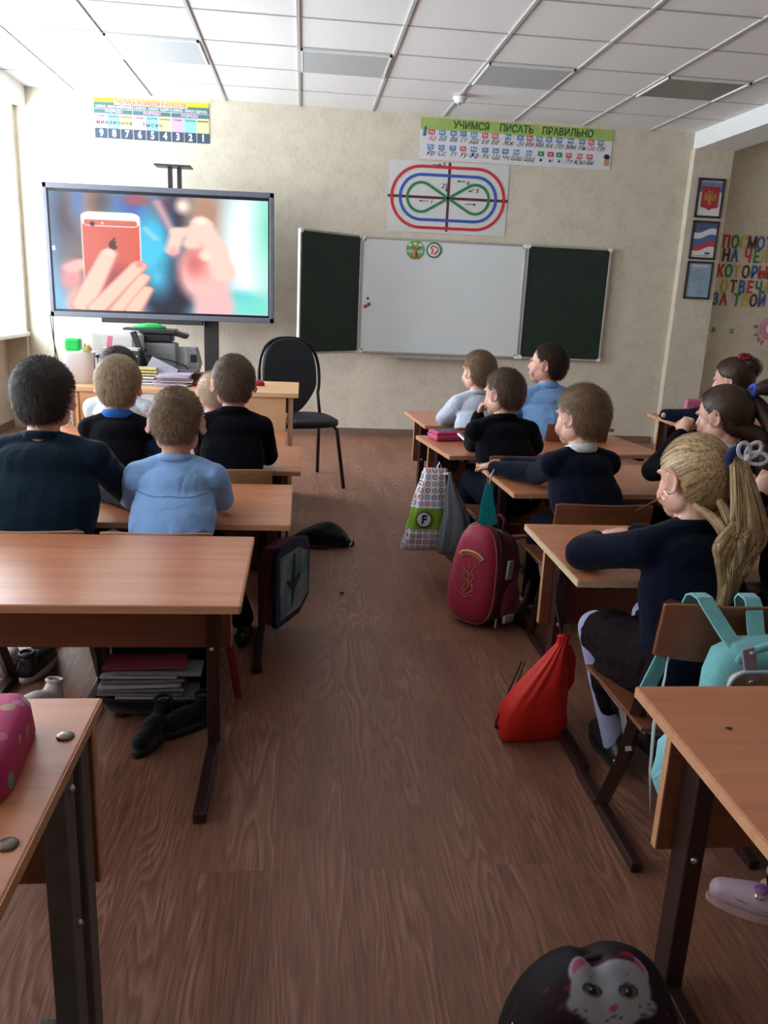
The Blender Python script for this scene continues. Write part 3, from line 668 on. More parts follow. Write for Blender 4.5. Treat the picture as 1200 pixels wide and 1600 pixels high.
o = tag(obj('green_cup', B((0, 0, .034), (.085, .07, .068)), plain('green_plastic', (.02, .62, .10, 1), .3), loc=(.585, -2.58, .875)), 'bright green plastic cup sitting in the top of the white bin', 'cup'); bev(o, .014, 3)
t = thing('frog_figurine', 'small golden crowned figurine peeking over the rim of the white bin', 'figurine', (.662, -2.59, .872))
obj('body', E_((0, 0, .012), (.026, .02, .02)), plain('olive_gold', (.42, .33, .10, 1), .4), t, smooth=True)
bm = bmesh.new()
for k in range(5): a = 2*PI*k/5; tube(bm, [(.014*math.cos(a), .014*math.sin(a), .026), (.019*math.cos(a), .019*math.sin(a), .046)], [.005, .001], n=6)
obj('crown', bm, plain('gold', (.62, .44, .12, 1), .3, .6), t)
t = thing('pen_holder', 'dark purple pen holder behind the white bin', 'pen holder', (.735, -2.5, .701))
o = obj('cup', B((0, 0, .075), (.10, .08, .15)), plain('dark_purple', (.05, .025, .06, 1), .5), t); bev(o, .008)
for k in range(3):
    o = obj('white_marker', T([(0, 0, 0), (.004*k-.004, 0, .15-.008*k)], .0065, n=8), WP, smooth=True, loc=(.692+.017*k, -2.60, .701)); tag(o, 'white marker pen by the purple pen holder, %s' % ('leftmost', 'middle', 'rightmost')[k], 'marker', 'white markers beside the pen holder')
t = thing('scissors', 'pink-handled scissors standing in the purple pen holder', 'scissors', (.765, -2.53, .80))
PINKP = plain('pink_plastic', (.72, .18, .30, 1), .4)
obj('handle_bar', B((.003, 0, .11), (.026, .012, .10), Matrix.Rotation(.15, 3, 'Y')), PINKP, t)
for s in (-1, 1): obj('finger_ring', T([(s*.024+.018*math.cos(a), -.01, .04+.026*math.sin(a)) for a in [2*PI*k/16 for k in range(16)]], .005, n=6, closed=True), plain('mauve', (.28, .08, .12, 1), .4), t, smooth=True)
obj('blade', B((0, 0, .01), (.018, .003, .07)), M_STEEL, t)
M_LG = plain('light_grey_plastic', (.60, .58, .56, 1), .5); M_MG = plain('mid_grey_plastic', (.24, .25, .26, 1), .5)
t = thing('label_printer', 'large white machine with an open lid at the back left of the desk', 'printer', (.775, -2.33, .70))
o = obj('body', B((0, 0, .135), (.30, .14, .27)), M_LG, t); bev(o, .02, 3); bm = bmesh.new(); loft(bm, [(0, 0, .262, .14, .06, 3), (0, 0, .285, .12, .05, 3)], n=30); obj('lid', bm, M_WHITE, t, smooth=True)
obj('latch', B((.08, -.073, .21), (.03, .01, .05)), M_LG, t)
t = thing('photo_box', 'black and white printed box beside the laptop on the teacher desk', 'box', (.865, -2.47, .701))
obj('box', B((0, 0, .09), (.13, .1, .18)), plain('dark_print', (.05, .05, .05, 1), .5, vary=.6, scale=30), t); text('print', 'ОК', .05, (.02, -.0515, .13), WHT, t, bold=.02)
obj('pale_top', B((-.04, 0, .186), (.2, .12, .012)), M_LG, t)
t = thing('laptop', 'dark laptop with its screen leaning back, seen from the side on the desk', 'laptop', (.96, -2.42, .745))
o = obj('screen', B((-.04, 0, .12), (.035, .02, .25), Matrix.Rotation(-.33, 3, 'Y')), plain('laptop_black', (.03, .032, .04, 1), .35), t); bev(o, .004)
o = obj('keyboard_base', B((.145, 0, .03), (.29, .2, .018), Matrix.Rotation(.05, 3, 'Y')), plain('laptop_grey', (.10, .09, .10, 1), .4), t); bev(o, .004)
bm = bmesh.new()
for i in range(9):
    for j in range(4): box(bm, (.05+i*.022, -.04+j*.026, .041-.0011*i), (.018, .02, .003))
obj('keys', bm, M_BLACK, t)
t = thing('grey_printer', 'light grey printer stacked under the black scanner', 'printer', (1.0, -2.27, .701))
o = obj('body', B((0, 0, .11), (.22, .12, .215)), M_MG, t); bev(o, .012, 3); obj('front_tray', B((0, -.062, .05), (.17, .006, .05)), M_BLACK, t)
obj('power_button', E_((-.075, -.062, .17), (.012, .005, .012)), M_BLACK, t, smooth=True)
t = thing('scanner', 'black flat scanner lying on top of the grey printer', 'scanner', (.985, -2.27, .922))
o = obj('body', B((0, 0, .022), (.20, .12, .044)), M_BLACK, t); bev(o, .008); o = obj('lid', B((-.03, 0, .062), (.31, .125, .03)), plain('scanner_lid', (.035, .04, .045, 1), .4), t); bev(o, .01, 3)
o = obj('paper_rest', B((.13, 0, .05), (.12, .1, .03), Matrix.Rotation(.25, 3, 'Y')), M_BLACK, t); bev(o, .01)
tag(obj('green_pouch', T([(.86, -2.31, 1.006), (.95, -2.31, 1.012), (1.0, -2.31, 1.014), (1.05, -2.31, 1.004)], [.008, .012, .011, .004], n=8, flat=1.5), plain('vivid_green', (.03, .50, .10, 1), .4), smooth=True), 'bright green strap lying on top of the black scanner', 'strap')
t = thing('beige_projector', 'beige and grey desktop device right of the printer with a dark vent', 'device', (1.15, -2.22, .745))
bm = bmesh.new(); plate(bm, [(-.075, 0), (.07, 0), (.085, .05), (.06, .14), (.04, .155), (-.07, .145)], .12); o = obj('body', bm, plain('pale_blue_grey', (.42, .45, .45, 1), .4), t); bev(o, .006)
bm = bmesh.new(); plate(bm, [(.0, .002), (.078, .0), (.092, .05), (.066, .148), (.01, .15), (.02, .07)], .128); o = obj('grey_side', bm, M_MG, t); bev(o, .006); obj('vent', B((.055, -.067, .085), (.036, .004, .045)), M_BLACK, t)
o = tag(obj('brown_box', B((1.185, -2.27, .72), (.17, .1, .05)), plain('brown_leather', (.20, .12, .08, 1), .6)), 'brown box under the beige device at the back of the desk', 'box'); bev(o, .006)
bm = bmesh.new(); tube(bm, [(.96, -2.45, .85), (1.02, -2.47, .845), (1.1, -2.47, .83), (1.18, -2.46, .80), (1.205, -2.46, .76), (1.19, -2.46, .72)], .005, n=6); tube(bm, [(.98, -2.45, .83), (1.04, -2.48, .80), (1.10, -2.48, .77)], .004, n=6)
tag(obj('cable_tangle', bm, M_BLACK, smooth=True), 'black cables looping over the laptop keyboard', 'cable')
LIL = plain('lilac_paper', (.50, .40, .54, 1), .6, vary=.08); YELP = plain('yellow_paper', (.74, .62, .25, 1), .6, vary=.05)
rr_ = random.Random(3)
for k in range(11):
    cx_, cy_ = 1.135+rr_.uniform(-.02, .02), -2.60+rr_.uniform(-.02, .03); m_ = [LIL, M_PAPER, LIL, LIL, M_PAPER][k % 5]
    o = obj('exercise_book', B((0, 0, 0), (.18, .12, .0045)), m_, loc=(cx_, cy_, .7035+k*.0062), rot=(0, 0, rr_.uniform(-.25, .25)))
    tag(o, '%s exercise book in the teacher desk pile, %s' % ('lilac' if m_ is LIL else 'white', ['lowest', 'second from the bottom', 'third from the bottom', 'fourth from the bottom', 'fifth from the bottom', 'exactly in the middle', 'fifth from the top', 'fourth from the top', 'third from the top', 'second from the top', 'topmost'][k]), 'exercise book', 'pile of exercise books on the teacher desk')
for k in range(6):
    m_ = M_PAPER if k < 3 else YELP
    o = obj('paper_pad', B((0, 0, 0), (.11, .09, .010)), m_, loc=(.985+rr_.uniform(-.01, .01), -2.57, .708+k*.0165), rot=(0, 0, rr_.uniform(-.15, .15)))
    tag(o, '%s paper pad on the teacher desk, %s of the pad stack' % (('white', 'yellow')[k >= 3], ['lowest', 'second from the bottom', 'third from the bottom', 'fourth from the bottom', 'second from the top', 'topmost'][k]), 'paper pad', 'stack of paper pads')
tag(obj('leaning_sheet', B((1.06, -2.55, .785), (.16, .004, .09), Matrix.Rotation(.45, 3, 'Y') @ Matrix.Rotation(-.6, 3, 'X')), plain('plastic_sleeve', (.45, .46, .55, 1), .2)), 'greyish sheet in a plastic sleeve leaning on the pile of exercise books', 'paper')
o = tag(obj('red_notebook', B((1.245, -2.52, .709), (.12, .1, .016)), plain('red_cover', (.36, .04, .04, 1), .4)), 'red notebook lying right of the pile of exercise books', 'notebook'); bev(o, .003)
t = thing('computer_mouse', 'dark red computer mouse near the right end of the teacher desk', 'mouse', (1.59, -2.46, .701), rz=-.1)
bm = bmesh.new(); loft(bm, [(0, 0, 0, .048, .028, 2.3), (0, 0, .012, .05, .030, 2.3), (0.002, 0, .024, .040, .024, 2.2), (.006, 0, .032, .022, .014, 2), (.006, 0, .034, .004, .004, 2)], n=28); obj('shell', bm, plain('mouse_red', (.28, .01, .03, 1), .2, coat=0) if False else plain('mouse_red', (.28, .01, .03, 1), .2), t, smooth=True)
obj('base_plate', B((0, 0, .002), (.08, .045, .004)), M_BLACK, t); obj('scroll_wheel', T([(-.02, -.004, .03), (-.02, .004, .03)], .008, n=12), M_BLACK, t)
tag(obj('paper_slip', B((1.52, -2.40, .712), (.03, .04, .022)), M_PAPER), 'small white block left of the red mouse', 'paper')

# black visitor chair
t = thing('visitor_chair', 'black upholstered chair with an oval back and chrome rim right of the teacher desk', 'chair', (1.86, -1.95, 0), rz=PI+.35)
UPH = plain('black_leatherette', (.006, .010, .016, 1), .45, vary=.2, bump=.1); CHR = plain('chrome_rim', (.40, .40, .42, 1), .2, .9)
def bpt(u, v, off=0.0):      # u across -1..1, v 0..1 up ; back of the chair at local -y
    return Vector((u, -.215-.075*v-.03*math.cos(u*6)*0+.25*u*u*0+off, .44+.50*v))
hw = lambda v: .205*math.sqrt(max(0, 1-abs((v-.45)/.56)**2.6))*(.93+.07*v)
bm = bmesh.new(); n = 40; outl = []
for k in range(n):
    a = 2*PI*k/n; v = .5+.5*math.sin(a); v_ = .5+.5*math.copysign(abs(math.sin(a))**.85, math.sin(a)); outl.append((.20*math.copysign(abs(math.cos(a))**.75, math.cos(a))*(1 if v_ > .35 else .62+.38*v_/.35), v_))
c1 = [bm.verts.new(bpt(u*.96, v, .02)) for u, v in outl]; c2 = [bm.verts.new(bpt(u*.96, v, -.02)) for u, v in outl]
bm.faces.new(c1); bm.faces.new(c2[::-1])
for k in range(n): bm.faces.new((c1[k], c2[k], c2[(k+1) % n], c1[(k+1) % n]))
o = obj('backrest', bm, UPH, t); bev(o, .012, 3)
rim = []
for k in range(33):
    a = -0.42+(PI+.84)*k/32; s_ = math.sin(a); v_ = .5+.5*math.copysign(abs(s_)**.85, s_); rim.append(bpt(.215*math.copysign(abs(math.cos(a))**.75, math.cos(a)), v_))
rim = [Vector((-.17, -.1, .42))]+rim[::-1]+[Vector((.17, -.1, .42))]
obj('back_frame', T(rim, .011, n=10), plain('black_tube', (.012, .012, .014, 1), .25, .5), t, smooth=True)
obj('rim_trim', T([p+Vector((0, -.014, 0)) for p in rim[1:-1]], .0035, n=6), CHR, t, smooth=True)
bm = bmesh.new(); loft(bm, [(0, .02, .40, .19, .19, 3.2), (0, .02, .41, .215, .215, 3.2), (0, .02, .44, .215, .215, 3.2), (0, .02, .455, .19, .19, 3)], n=40); obj('seat', bm, UPH, t, smooth=True)
for sx in (-1, 1):
    obj('leg', T([(sx*.16, -.12, .41), (sx*.185, -.16, .38), (sx*.225, -.27, .0)], .0125, n=10), M_BROWNMET, t, smooth=True)
    obj('leg', T([(sx*.16, .14, .41), (sx*.185, .17, .38), (sx*.215, .24, .0)], .0125, n=10), M_BROWNMET, t, smooth=True)
obj('label_tag', B((0, -.33, .80), (.06, .003, .006)), CHR, t)
# ------------------------------------------------------------------ pupils' desks
def pupil_desk(label, cx, cy, z, w, d, rz=0, grey=False, chip=False, bolts=False):
    t = thing('school_desk', label, 'desk', (cx, cy, 0), rz, 'pupil desks')
    o = obj('desktop', B((0, 0, z-.011), (w, d, .020)), M_TOP, t); bev(o, .003)
    bm = bmesh.new(); e = .0012
    for s in (-1, 1): box(bm, (0, s*(d/2), z-.011), (w-.004, e*2, .017)); box(bm, (s*(w/2), 0, z-.011), (e*2, d-.004, .017))
    obj('edge_band', bm, M_CHIP if chip else M_EDGE, o)
    px = w/2-.105; py = d/2-.075; M_ = M_GREYMET if grey else M_BROWNMET
    pw = .12 if not grey else .012
    o = obj('modesty_panel', B((0, d/2-.035, z-.022-.145), (w-pw, .016, .29)), M_PANEL, t)
    for s in (-1, 1): obj('edge_band', B((s*(w/2-pw/2), d/2-.035, z-.022-.145), (.003, .018, .288)), M_EDGE, o)
    for s in (-1, 1):
        if grey:
            p = obj('leg', B((s*(w/2-.028), .085, (z-.02)/2+.01), (.034, .050, z-.045)), M_, t); bev(p, .003)
            q = obj('leg', B((s*(w/2-.022), .155, (z-.02)/2+.01), (.030, .045, z-.045)), M_, t); bev(q, .003)
        else:
            p = obj('leg', B((s*px, py, (z-.02)/2+.01), (.034, .055, z-.045)), M_, t); bev(p, .003)
        f = obj('foot', B((s*px, .02, .017), (.032, d-.12, .030)), M_, t); bev(f, .004)
        obj('support_arm', B((s*px, .0, z-.034), (.028, d-.12, .024)), M_, t)
        for k, (yy, zz) in enumerate(((py-.029, z-.29), (py-.029, z-.06))):
            obj('bolt', E_((s*px-.002, yy, zz) if not grey else (s*(w/2-.009), .085, zz), (.007, .004, .007), u=10, v=6), M_STEEL, p, smooth=True)
    obj('rail', B((0, py-.01, z-.045), (w-.21, .02, .03)), M_, t)
    if bolts:
        for yy in (-.115, .125): obj('bolt', E_((w/2-.024, yy, z+.0005), (.013, .013, .004), u=14, v=6), plain('dark_bolt', (.16, .13, .11, 1), .35, .8), t, smooth=True)
    return t
# left column (front of the room last)
pupil_desk('beech desk with grey legs at the lower left, pink pencil case on it', .955, -6.385, .62, 1.19, .485, 0, grey=True, bolts=True)
pupil_desk('long empty beech desk at left with workbooks lying below it', 1.14, -5.443, .60, 1.19, .512)
pupil_desk('beech desk before the light blue shirt, airplane schoolbag hanging from it', 1.235, -4.622, .55, 1.19, .548)
pupil_desk('beech desk in front of the black vest and black blazer, left row', 1.263, -3.69, .52, 1.19, .585)
pupil_desk('front desk of the left row, right before the teacher desk', 1.188, -3.088, .50, 1.19, .44)
# right column
pupil_desk('beech desk at the lower right corner with a small dark spot on top', 3.06, -6.315, .60, 1.19, .485)
pupil_desk('beech desk with worn chipboard edge under the sleeve of the white-bowed pupil', 3.14, -5.263, .60, 1.19, .505, 0, chip=True)
pupil_desk('beech desk with the hands of the white-collared navy sweater on it', 3.225, -4.190, .57, 1.19, .552, .05)
pupil_desk('beech desk carrying the pink zipped case', 3.05, -3.40, .56, 1.13, .54, .155)
pupil_desk('front desk of the right row beneath the whiteboard', 3.085, -2.56, .56, 1.13, .58, .08)
pupil_desk('far right desk with the pink object and red folder', 4.48, -2.98, .65, 1.19, .47)
pupil_desk('far right desk carrying a pile of three textbooks', 4.82, -3.62, .60, 1.19, .47)
tag(obj('dark_spot', E_((2.562, -6.222, .6005), (.006, .004, .0012)), M_INK, smooth=True), 'small dark scratch mark on the lower right desk top', 'mark')

# ------------------------------------------------------------------ pupils' chairs
def pupil_chair(label, cx, cy, zs=.34, zb=.60, w=.34, rz=0, pale=False, bh=.135):
    t = thing('school_chair', label, 'chair', (cx, cy, 0), rz, 'plywood school chairs'); m_ = M_PLYL if pale else M_PLY
    def curved(x0, x1, yf, zf, th, nn=12, mm=3):
        bm = bmesh.new(); F = [];
        for side in (0, 1):
            g = []
            for i in range(nn+1):
                u = -1+2*i/nn; g.append([bm.verts.new(yf(u, j/mm, side*th)) for j in range(mm+1)])
            F.append(g)
        for side, g in enumerate(F):
            for i in range(nn):
                for j in range(mm):
                    q = (g[i][j], g[i+1][j], g[i+1][j+1], g[i][j+1]); bm.faces.new(q if side else q[::-1])
        for i in range(nn):
            for j in (0, mm): bm.faces.new((F[0][i][j], F[0][i+1][j], F[1][i+1][j], F[1][i][j]))
        for j in range(mm):
            for i in (0, nn): bm.faces.new((F[0][i][j], F[0][i][j+1], F[1][i][j+1], F[1][i][j]))
        return bm
    bm = curved(0, 0, lambda u, v, o: Vector((u*w/2, -.195-.03*(1-u*u)-.02*v+o, zb-bh+bh*v-.006*abs(u)**6*(1 if v > .5 else -1))), None, .011)
    o = obj('backrest', bm, m_, t, smooth=False); bev(o, .003)
    bm = curved(0, 0, lambda u, v, o: Vector((u*w/2*(.93+.07*v), -.16+.34*v, zs-.008*(1-u*u)-.02*max(0, v-.66)+o-.011)), None, .011, mm=6)
    o = obj('seat', bm, m_, t); bev(o, .003)
    for s in (-1, 1):
        x = s*(w/2-.03)
        p = obj('leg', T([(x, .035, .02), (x, -.06, zs*.62), (x, -.185, zb-.012)], .0135, n=4, up=(1, 0, 0), flat=1.5), M_BROWNMET, t)
        f = obj('foot', B((x, .0, .014), (.026, .40, .026)), M_BROWNMET, t); bev(f, .003)
        obj('seat_arm', T([(x, -.085, zs*.70), (x, -.02, zs-.03), (x, .15, zs-.03)], .011, n=4, up=(1, 0, 0)), M_BROWNMET, t)
        obj('bolt', E_((x+s*.016, -.045, zs*.55), (.004, .006, .006), u=8, v=6), M_STEEL, p, smooth=True)
    obj('crossbar', T([(-(w/2-.03), .0, zs-.05), ((w/2-.03), .0, zs-.05)], .009, n=8), M_BROWNMET, t)
    return t
pupil_chair('pale plywood chair behind the navy knitted sweater at the left edge', 1.09, -4.905, .33, .590, .345, pale=True)
pupil_chair('pale plywood chair behind the light blue shirt in the left row', 1.46, -4.905, .33, .590, .31, pale=True)
pupil_chair('pale plywood chair behind the black vest with blue collar', 1.13, -4.06, .31, .588, .34, pale=True)
pupil_chair('pale plywood chair of the black blazer in the left row', 1.583, -4.06, .31, .592, .335, pale=True)
pupil_chair('pale plywood chair of the white shirt just before the teacher desk', .99, -3.30, .30, .50, .32, pale=True)
pupil_chair('pale plywood chair of the pupil hidden before the teacher desk\'s middle', 1.42, -3.30, .30, .50, .32, pale=True)
pupil_chair('red-brown plywood chair with the mint backpack hung on it', 2.785, -5.63, .35, .672, .345)
pupil_chair('red-brown plywood chair right of the one with the mint backpack', 3.20, -5.63, .35, .672, .34)
pupil_chair('red-brown plywood chair behind the navy sweater, beside the crimson schoolbag', 2.90, -4.53, .34, .600, .345)
pupil_chair('red-brown plywood chair of the pupil with lace collar and blue hair band', 3.42, -4.53, .34, .600, .34)
pupil_chair('red-brown plywood chair of the black blazer beside the carrier bags', 2.79, -3.86, .33, .632, .34, rz=.1)
pupil_chair('red-brown plywood chair of the pale grey knit top', 2.78, -3.10, .33, .625, .32, rz=.08)
pupil_chair('red-brown plywood chair of the light blue shirt nearest the right board wing', 3.27, -3.08, .33, .655, .34, rz=.08)
pupil_chair('red-brown plywood chair of the pupil with the red bow', 4.14, -3.30, .36, .62, .34)
pupil_chair('plywood chair at the lower right desk, hidden behind its top', 3.36, -6.75, .35, .66, .34)

# ------------------------------------------------------------------ people
SK = skin_mat('skin_fair', (.62, .36, .27, 1)); SKP = skin_mat('skin_pink', (.66, .36, .28, 1))
class Vox:
    def __init__(s): s.bm = bmesh.new()
    def cap(s, a, b, ra, rb=None):
        rb = ra if rb is None else rb; a, b = Vector(a), Vector(b); x, y, d = frame_from(b-a if (b-a).length > 1e-5 else (0, 0, 1))
        n, k = 14, 4; rings = []
        for j in range(k+1): th = PI/2*(1-j/k); rings.append((a-d*ra*math.sin(th), ra*math.cos(th)))
        for j in range(k+1): th = PI/2*j/k; rings.append((b+d*rb*math.sin(th), rb*math.cos(th)))
        vs = []
        for p, r in rings:
            r = max(r, .0006); vs.append([s.bm.verts.new(p+x*r*math.cos(2*PI*i/n)+y*r*math.sin(2*PI*i/n)) for i in range(n)])
        for A, Bq in zip(vs, vs[1:]):
            for i in range(n): s.bm.faces.new((A[i], A[(i+1) % n], Bq[(i+1) % n], Bq[i]))
        s.bm.faces.new(vs[0][::-1]); s.bm.faces.new(vs[-1])
    def ell(s, c, r, R=None): ell(s.bm, c, r, R, 18, 12)
    def chain(s, pts, rs):
        for i in range(len(pts)-1): s.cap(pts[i], pts[i+1], rs[i], rs[i+1])
    def mesh(s, name, vox, smooth=4, noise=0, nsc=12, seed=0):
        bmesh.ops.recalc_face_normals(s.bm, faces=s.bm.faces)
        me = bpy.data.meshes.new(name); s.bm.to_mesh(me); s.bm.free(); o = bpy.data.objects.new(name, me); COL.objects.link(o)
        m = o.modifiers.new('r', 'REMESH'); m.mode = 'VOXEL'; m.voxel_size = vox
        m = o.modifiers.new('s', 'SMOOTH'); m.factor = .5; m.iterations = smooth
        me2 = bpy.data.meshes.new_from_object(o.evaluated_get(bpy.context.evaluated_depsgraph_get())); bpy.data.objects.remove(o)
        if noise:
            n = len(me2.vertices); co = np.zeros(n*3); me2.vertices.foreach_get('co', co); co = co.reshape(-1, 3)
            nn = np.zeros(n*3); me2.vertices.foreach_get('normal', nn); nn = nn.reshape(-1, 3)
            for i in range(n):
                p = Vector(co[i])*nsc+Vector((seed*7.3, seed*1.7, seed))
                q = mnoise.noise(Vector((p.x, p.y, p.z*1.3)))*.6+(.5-abs(mnoise.noise(Vector((p.x*1.5+4, p.y*1.5, p.z*2.4)))))*.7-.3
                co[i] += nn[i]*noise*q
            me2.vertices.foreach_set('co', co.ravel()); me2.update()
        return me2
def Rm(yaw=0, pitch=0, roll=0): return Matrix.Rotation(yaw, 3, 'Z') @ Matrix.Rotation(pitch, 3, 'X') @ Matrix.Rotation(roll, 3, 'Y')
CR = (.072, .091, .083)        # cranium half axes
CC = Vector((0, -.006, .022))
def hand(v, w, d, nrm, curl, side, s=1.0, spread=.1):
    """w wrist, d direction of the palm, nrm the way the palm faces; side +1 thumb on the +x' side"""
    w, d, nrm = Vector(w), Vector(d).normalized(), Vector(nrm); nrm = (nrm-d*nrm.dot(d)).normalized(); x = d.cross(nrm)*side
    R = Matrix((x, d, nrm)).transposed()
    v.ell(w+d*.035*s, (.030*s, .040*s, .013*s), R)
    v.cap(w-d*.03*s, w+d*.01*s, .019*s, .019*s)
    for k, (off, ln) in enumerate(((.022, .052), (.0075, .058), (-.0075, .054), (-.021, .043))):
        p = w+d*.062*s+x*off*s; L = ln*s; a = 0; dr = (d+x*off*spread*8).normalized(); pr = p-dr*.02*s; r = .0072*s
        for seg, f in enumerate((.45, .32, .23)):
            a += curl*(.8, 1.1, .7)[seg]
            q = p+(dr*math.cos(a)+nrm*math.sin(a))*L*f
            v.cap(pr if seg == 0 else p, q, r, r*.93); p = q; r *= .93
    p = w+d*.018*s+x*.024*s; q = p+(x*.7+d*.7+nrm*.25).normalized()*.026*s; v.cap(w+d*.012*s+x*.008*s, p, .0105*s, .0095*s); v.cap(p, q, .0095*s, .0082*s)
    v.cap(q, q+(d*.85+nrm*(.3+curl*.5)+x*.15).normalized()*.024*s, .0082*s, .007*s)
def head_prims(v, h, R, s, ears=1.0, base=None, chubby=1.0):
    P = lambda x, y, z: h+R @ (Vector((x, y, z))*s)
    E = lambda c, r, RR=None: v.ell(P(*c), tuple(q*s for q in r), R if RR is None else R @ RR)
    E(tuple(CC), CR); E((0, .035, -.028), (.057*chubby, .052, .066)); E((0, .040, -.068), (.040*chubby, .042, .034)); E((0, .068, -.088), (.018, .015, .013))
    for sx in (-1, 1):
        E((sx*.031*chubby, .052, -.042), (.025*chubby, .023, .028)); E((sx*.027, .076, .013), (.022, .010, .008)); E((sx*.046, .005, -.045), (.018, .042, .034))
        c = Vector((sx*.073, -.012, .000)); EO = Matrix.Rotation(-sx*.42*ears, 3, 'Z') @ Matrix.Rotation(-.15, 3, 'X')
        pts = []
        for k in range(11):
            a = PI*1.45*k/10-PI*.28; pts.append(c+EO @ Vector((sx*.012*ears, -.016*math.cos(a-PI/2+1.2), .028*math.sin(a-PI/2+1.2)))*1.0)
        pts = [c+EO @ Vector((sx*.012*ears, -.018*math.sin(a)-.004, .029*math.cos(a))) for a in [2*PI*k/12 for k in range(9)]]
        v.chain([P(*p) for p in pts], [.0042*s]*len(pts)); q = c+EO @ Vector((sx*.006*ears, -.002, 0)); E(tuple(q), (.005, .019, .026), EO)
        q = c+EO @ Vector((sx*.008*ears, .004, -.026)); E(tuple(q), (.005, .007, .008))
    v.cap(P(0, .084, .006), P(0, .099, -.026), .0065*s, .0098*s)
    for sx in (-1, 1): E((sx*.010, .090, -.030), (.0075, .008, .006))
    E((0, .085, -.052), (.019, .010, .0055)); E((0, .084, -.061), (.016, .010, .0058))
    if base is not None: v.chain([P(0, -.022, -.03), P(0, -.022, -.075), base], [.050*s, .042*s, .046*s])
def hair_region(d, long=False):
    """d unit direction in head frame; >0 where hair grows"""
    x, y, z = d
    front = .62 if not long else .55
    lim = -.86 + max(0, (y+.55))*1.08 if y < .25 else .004+(y-.25)*1.15
    side = abs(x)
    if -.35 < y < .35 and side > .6: lim = max(lim, -.12+.3*(y+.1))
    return z-min(lim, front)
def make_hair(h, R, s, name, mat, par, loc, style, seed=1, tie=None, count=4200, length=.016, thick=.008, crown=(.15, -.75, .65), buzz=False):
    rnd = random.Random(seed); bm = bmesh.new(); lng = style != 'short'
    U_, V_ = 56, 40; grid = []
    ax = [CR[0], CR[1], CR[2]]
    def surf(d, lift=0.0):
        low = max(0, -d[2])*max(0, min(1, (.35-d[1])*1.6))
        return h-loc+R @ ((CC+Vector((d[0]*(ax[0]+lift)*(1+.02*low), d[1]*(ax[1]+lift)*(1+.16*low), d[2]*(ax[2]+lift)*(1+.30*low))))*s)
    def bulge(d): return 1.0+.25*max(0, -d[1])*max(0, d[2]+.3)
    for j in range(V_+1):
        th = PI*j/V_; row = []
        for i in range(U_):
            ph = 2*PI*i/U_; d = (math.sin(th)*math.cos(ph), math.sin(th)*math.sin(ph), math.cos(th)); e = hair_region(d, lng)
            k = max(0, min(1, e/.14+.5)); taper = 1 if lng else min(1, .30+max(0, e)*1.5); n_ = mnoise.noise(Vector(d)*5+Vector((seed, 0, 0)))*.15+1
            row.append(bm.verts.new(surf(d, -.012+(.012+thick*bulge(d)*n_*taper)*(k*k*(3-2*k)))))
        grid.append(row)
    for j in range(V_):
        for i in range(U_): bm.faces.new((grid[j][i], grid[j+1][i], grid[j+1][(i+1) % U_], grid[j][(i+1) % U_]))
    cd = Vector(crown).normalized(); td = Vector(tie).normalized() if tie else None
    made = 0; tries = 0
    while made < count and tries < count*4:
        tries += 1
        z = rnd.uniform(-.75, 1); a = rnd.uniform(0, 2*PI); q = math.sqrt(1-z*z); d = Vector((q*math.cos(a), q*math.sin(a), z))
        e = hair_region(d, lng)
        if e < rnd.uniform(-.05, .03): continue
        made += 1; steps = 3 if style == 'short' else 9; L = length*rnd.uniform(.7, 1.25)*(min(1, .35+max(0, e)*1.6) if style == 'short' else 1)
        wd = .0011 if not buzz else .0007; pts = []; cur = d.copy(); lift = thick*.9*bulge(d)*(min(1, .4+max(0, e)*2))
        for k in range(steps+1):
            pts.append(surf(cur, lift+(k/steps)*(.006+rnd.uniform(-.003, .006)) if style == 'short' else thick*.9+.003*math.sin(k/steps*PI)+rnd.uniform(0, .0012)))
            if style == 'short':
                t1 = (cur-cd); sw = cd.cross(cur)*.55; g = Vector((0, .25 if cur.y > -.1 and cur.z > .3 else 0, -.45)); t1 = t1*.9+sw+g+Vector((rnd.uniform(-1, 1), rnd.uniform(-1, 1), rnd.uniform(-1, 1)))*.22
            else: t1 = td-cur
            t1 = t1-cur*t1.dot(cur)
            if t1.length < .03: break
            st = (L/steps/.085) if style == 'short' else min(.16, t1.length)
            cur = (cur+t1.normalized()*st).normalized()
        if len(pts) < 2: continue
        up = (pts[0]-(h-loc+R @ (CC*s))).normalized(); sd = (pts[1]-pts[0]).cross(up)
        if sd.length < 1e-7: continue
        sd = sd.normalized(); pr = None
        for k, p in enumerate(pts):
            w_ = wd*(1-k/(len(pts)-1)*.85) if style == 'short' else wd*1.2
            c = (bm.verts.new(p-sd*w_), bm.verts.new(p+sd*w_))
            if pr: bm.faces.new((pr[0], pr[1], c[1], c[0]))
            pr = c
    return obj(name, bm, mat, par, smooth=True)
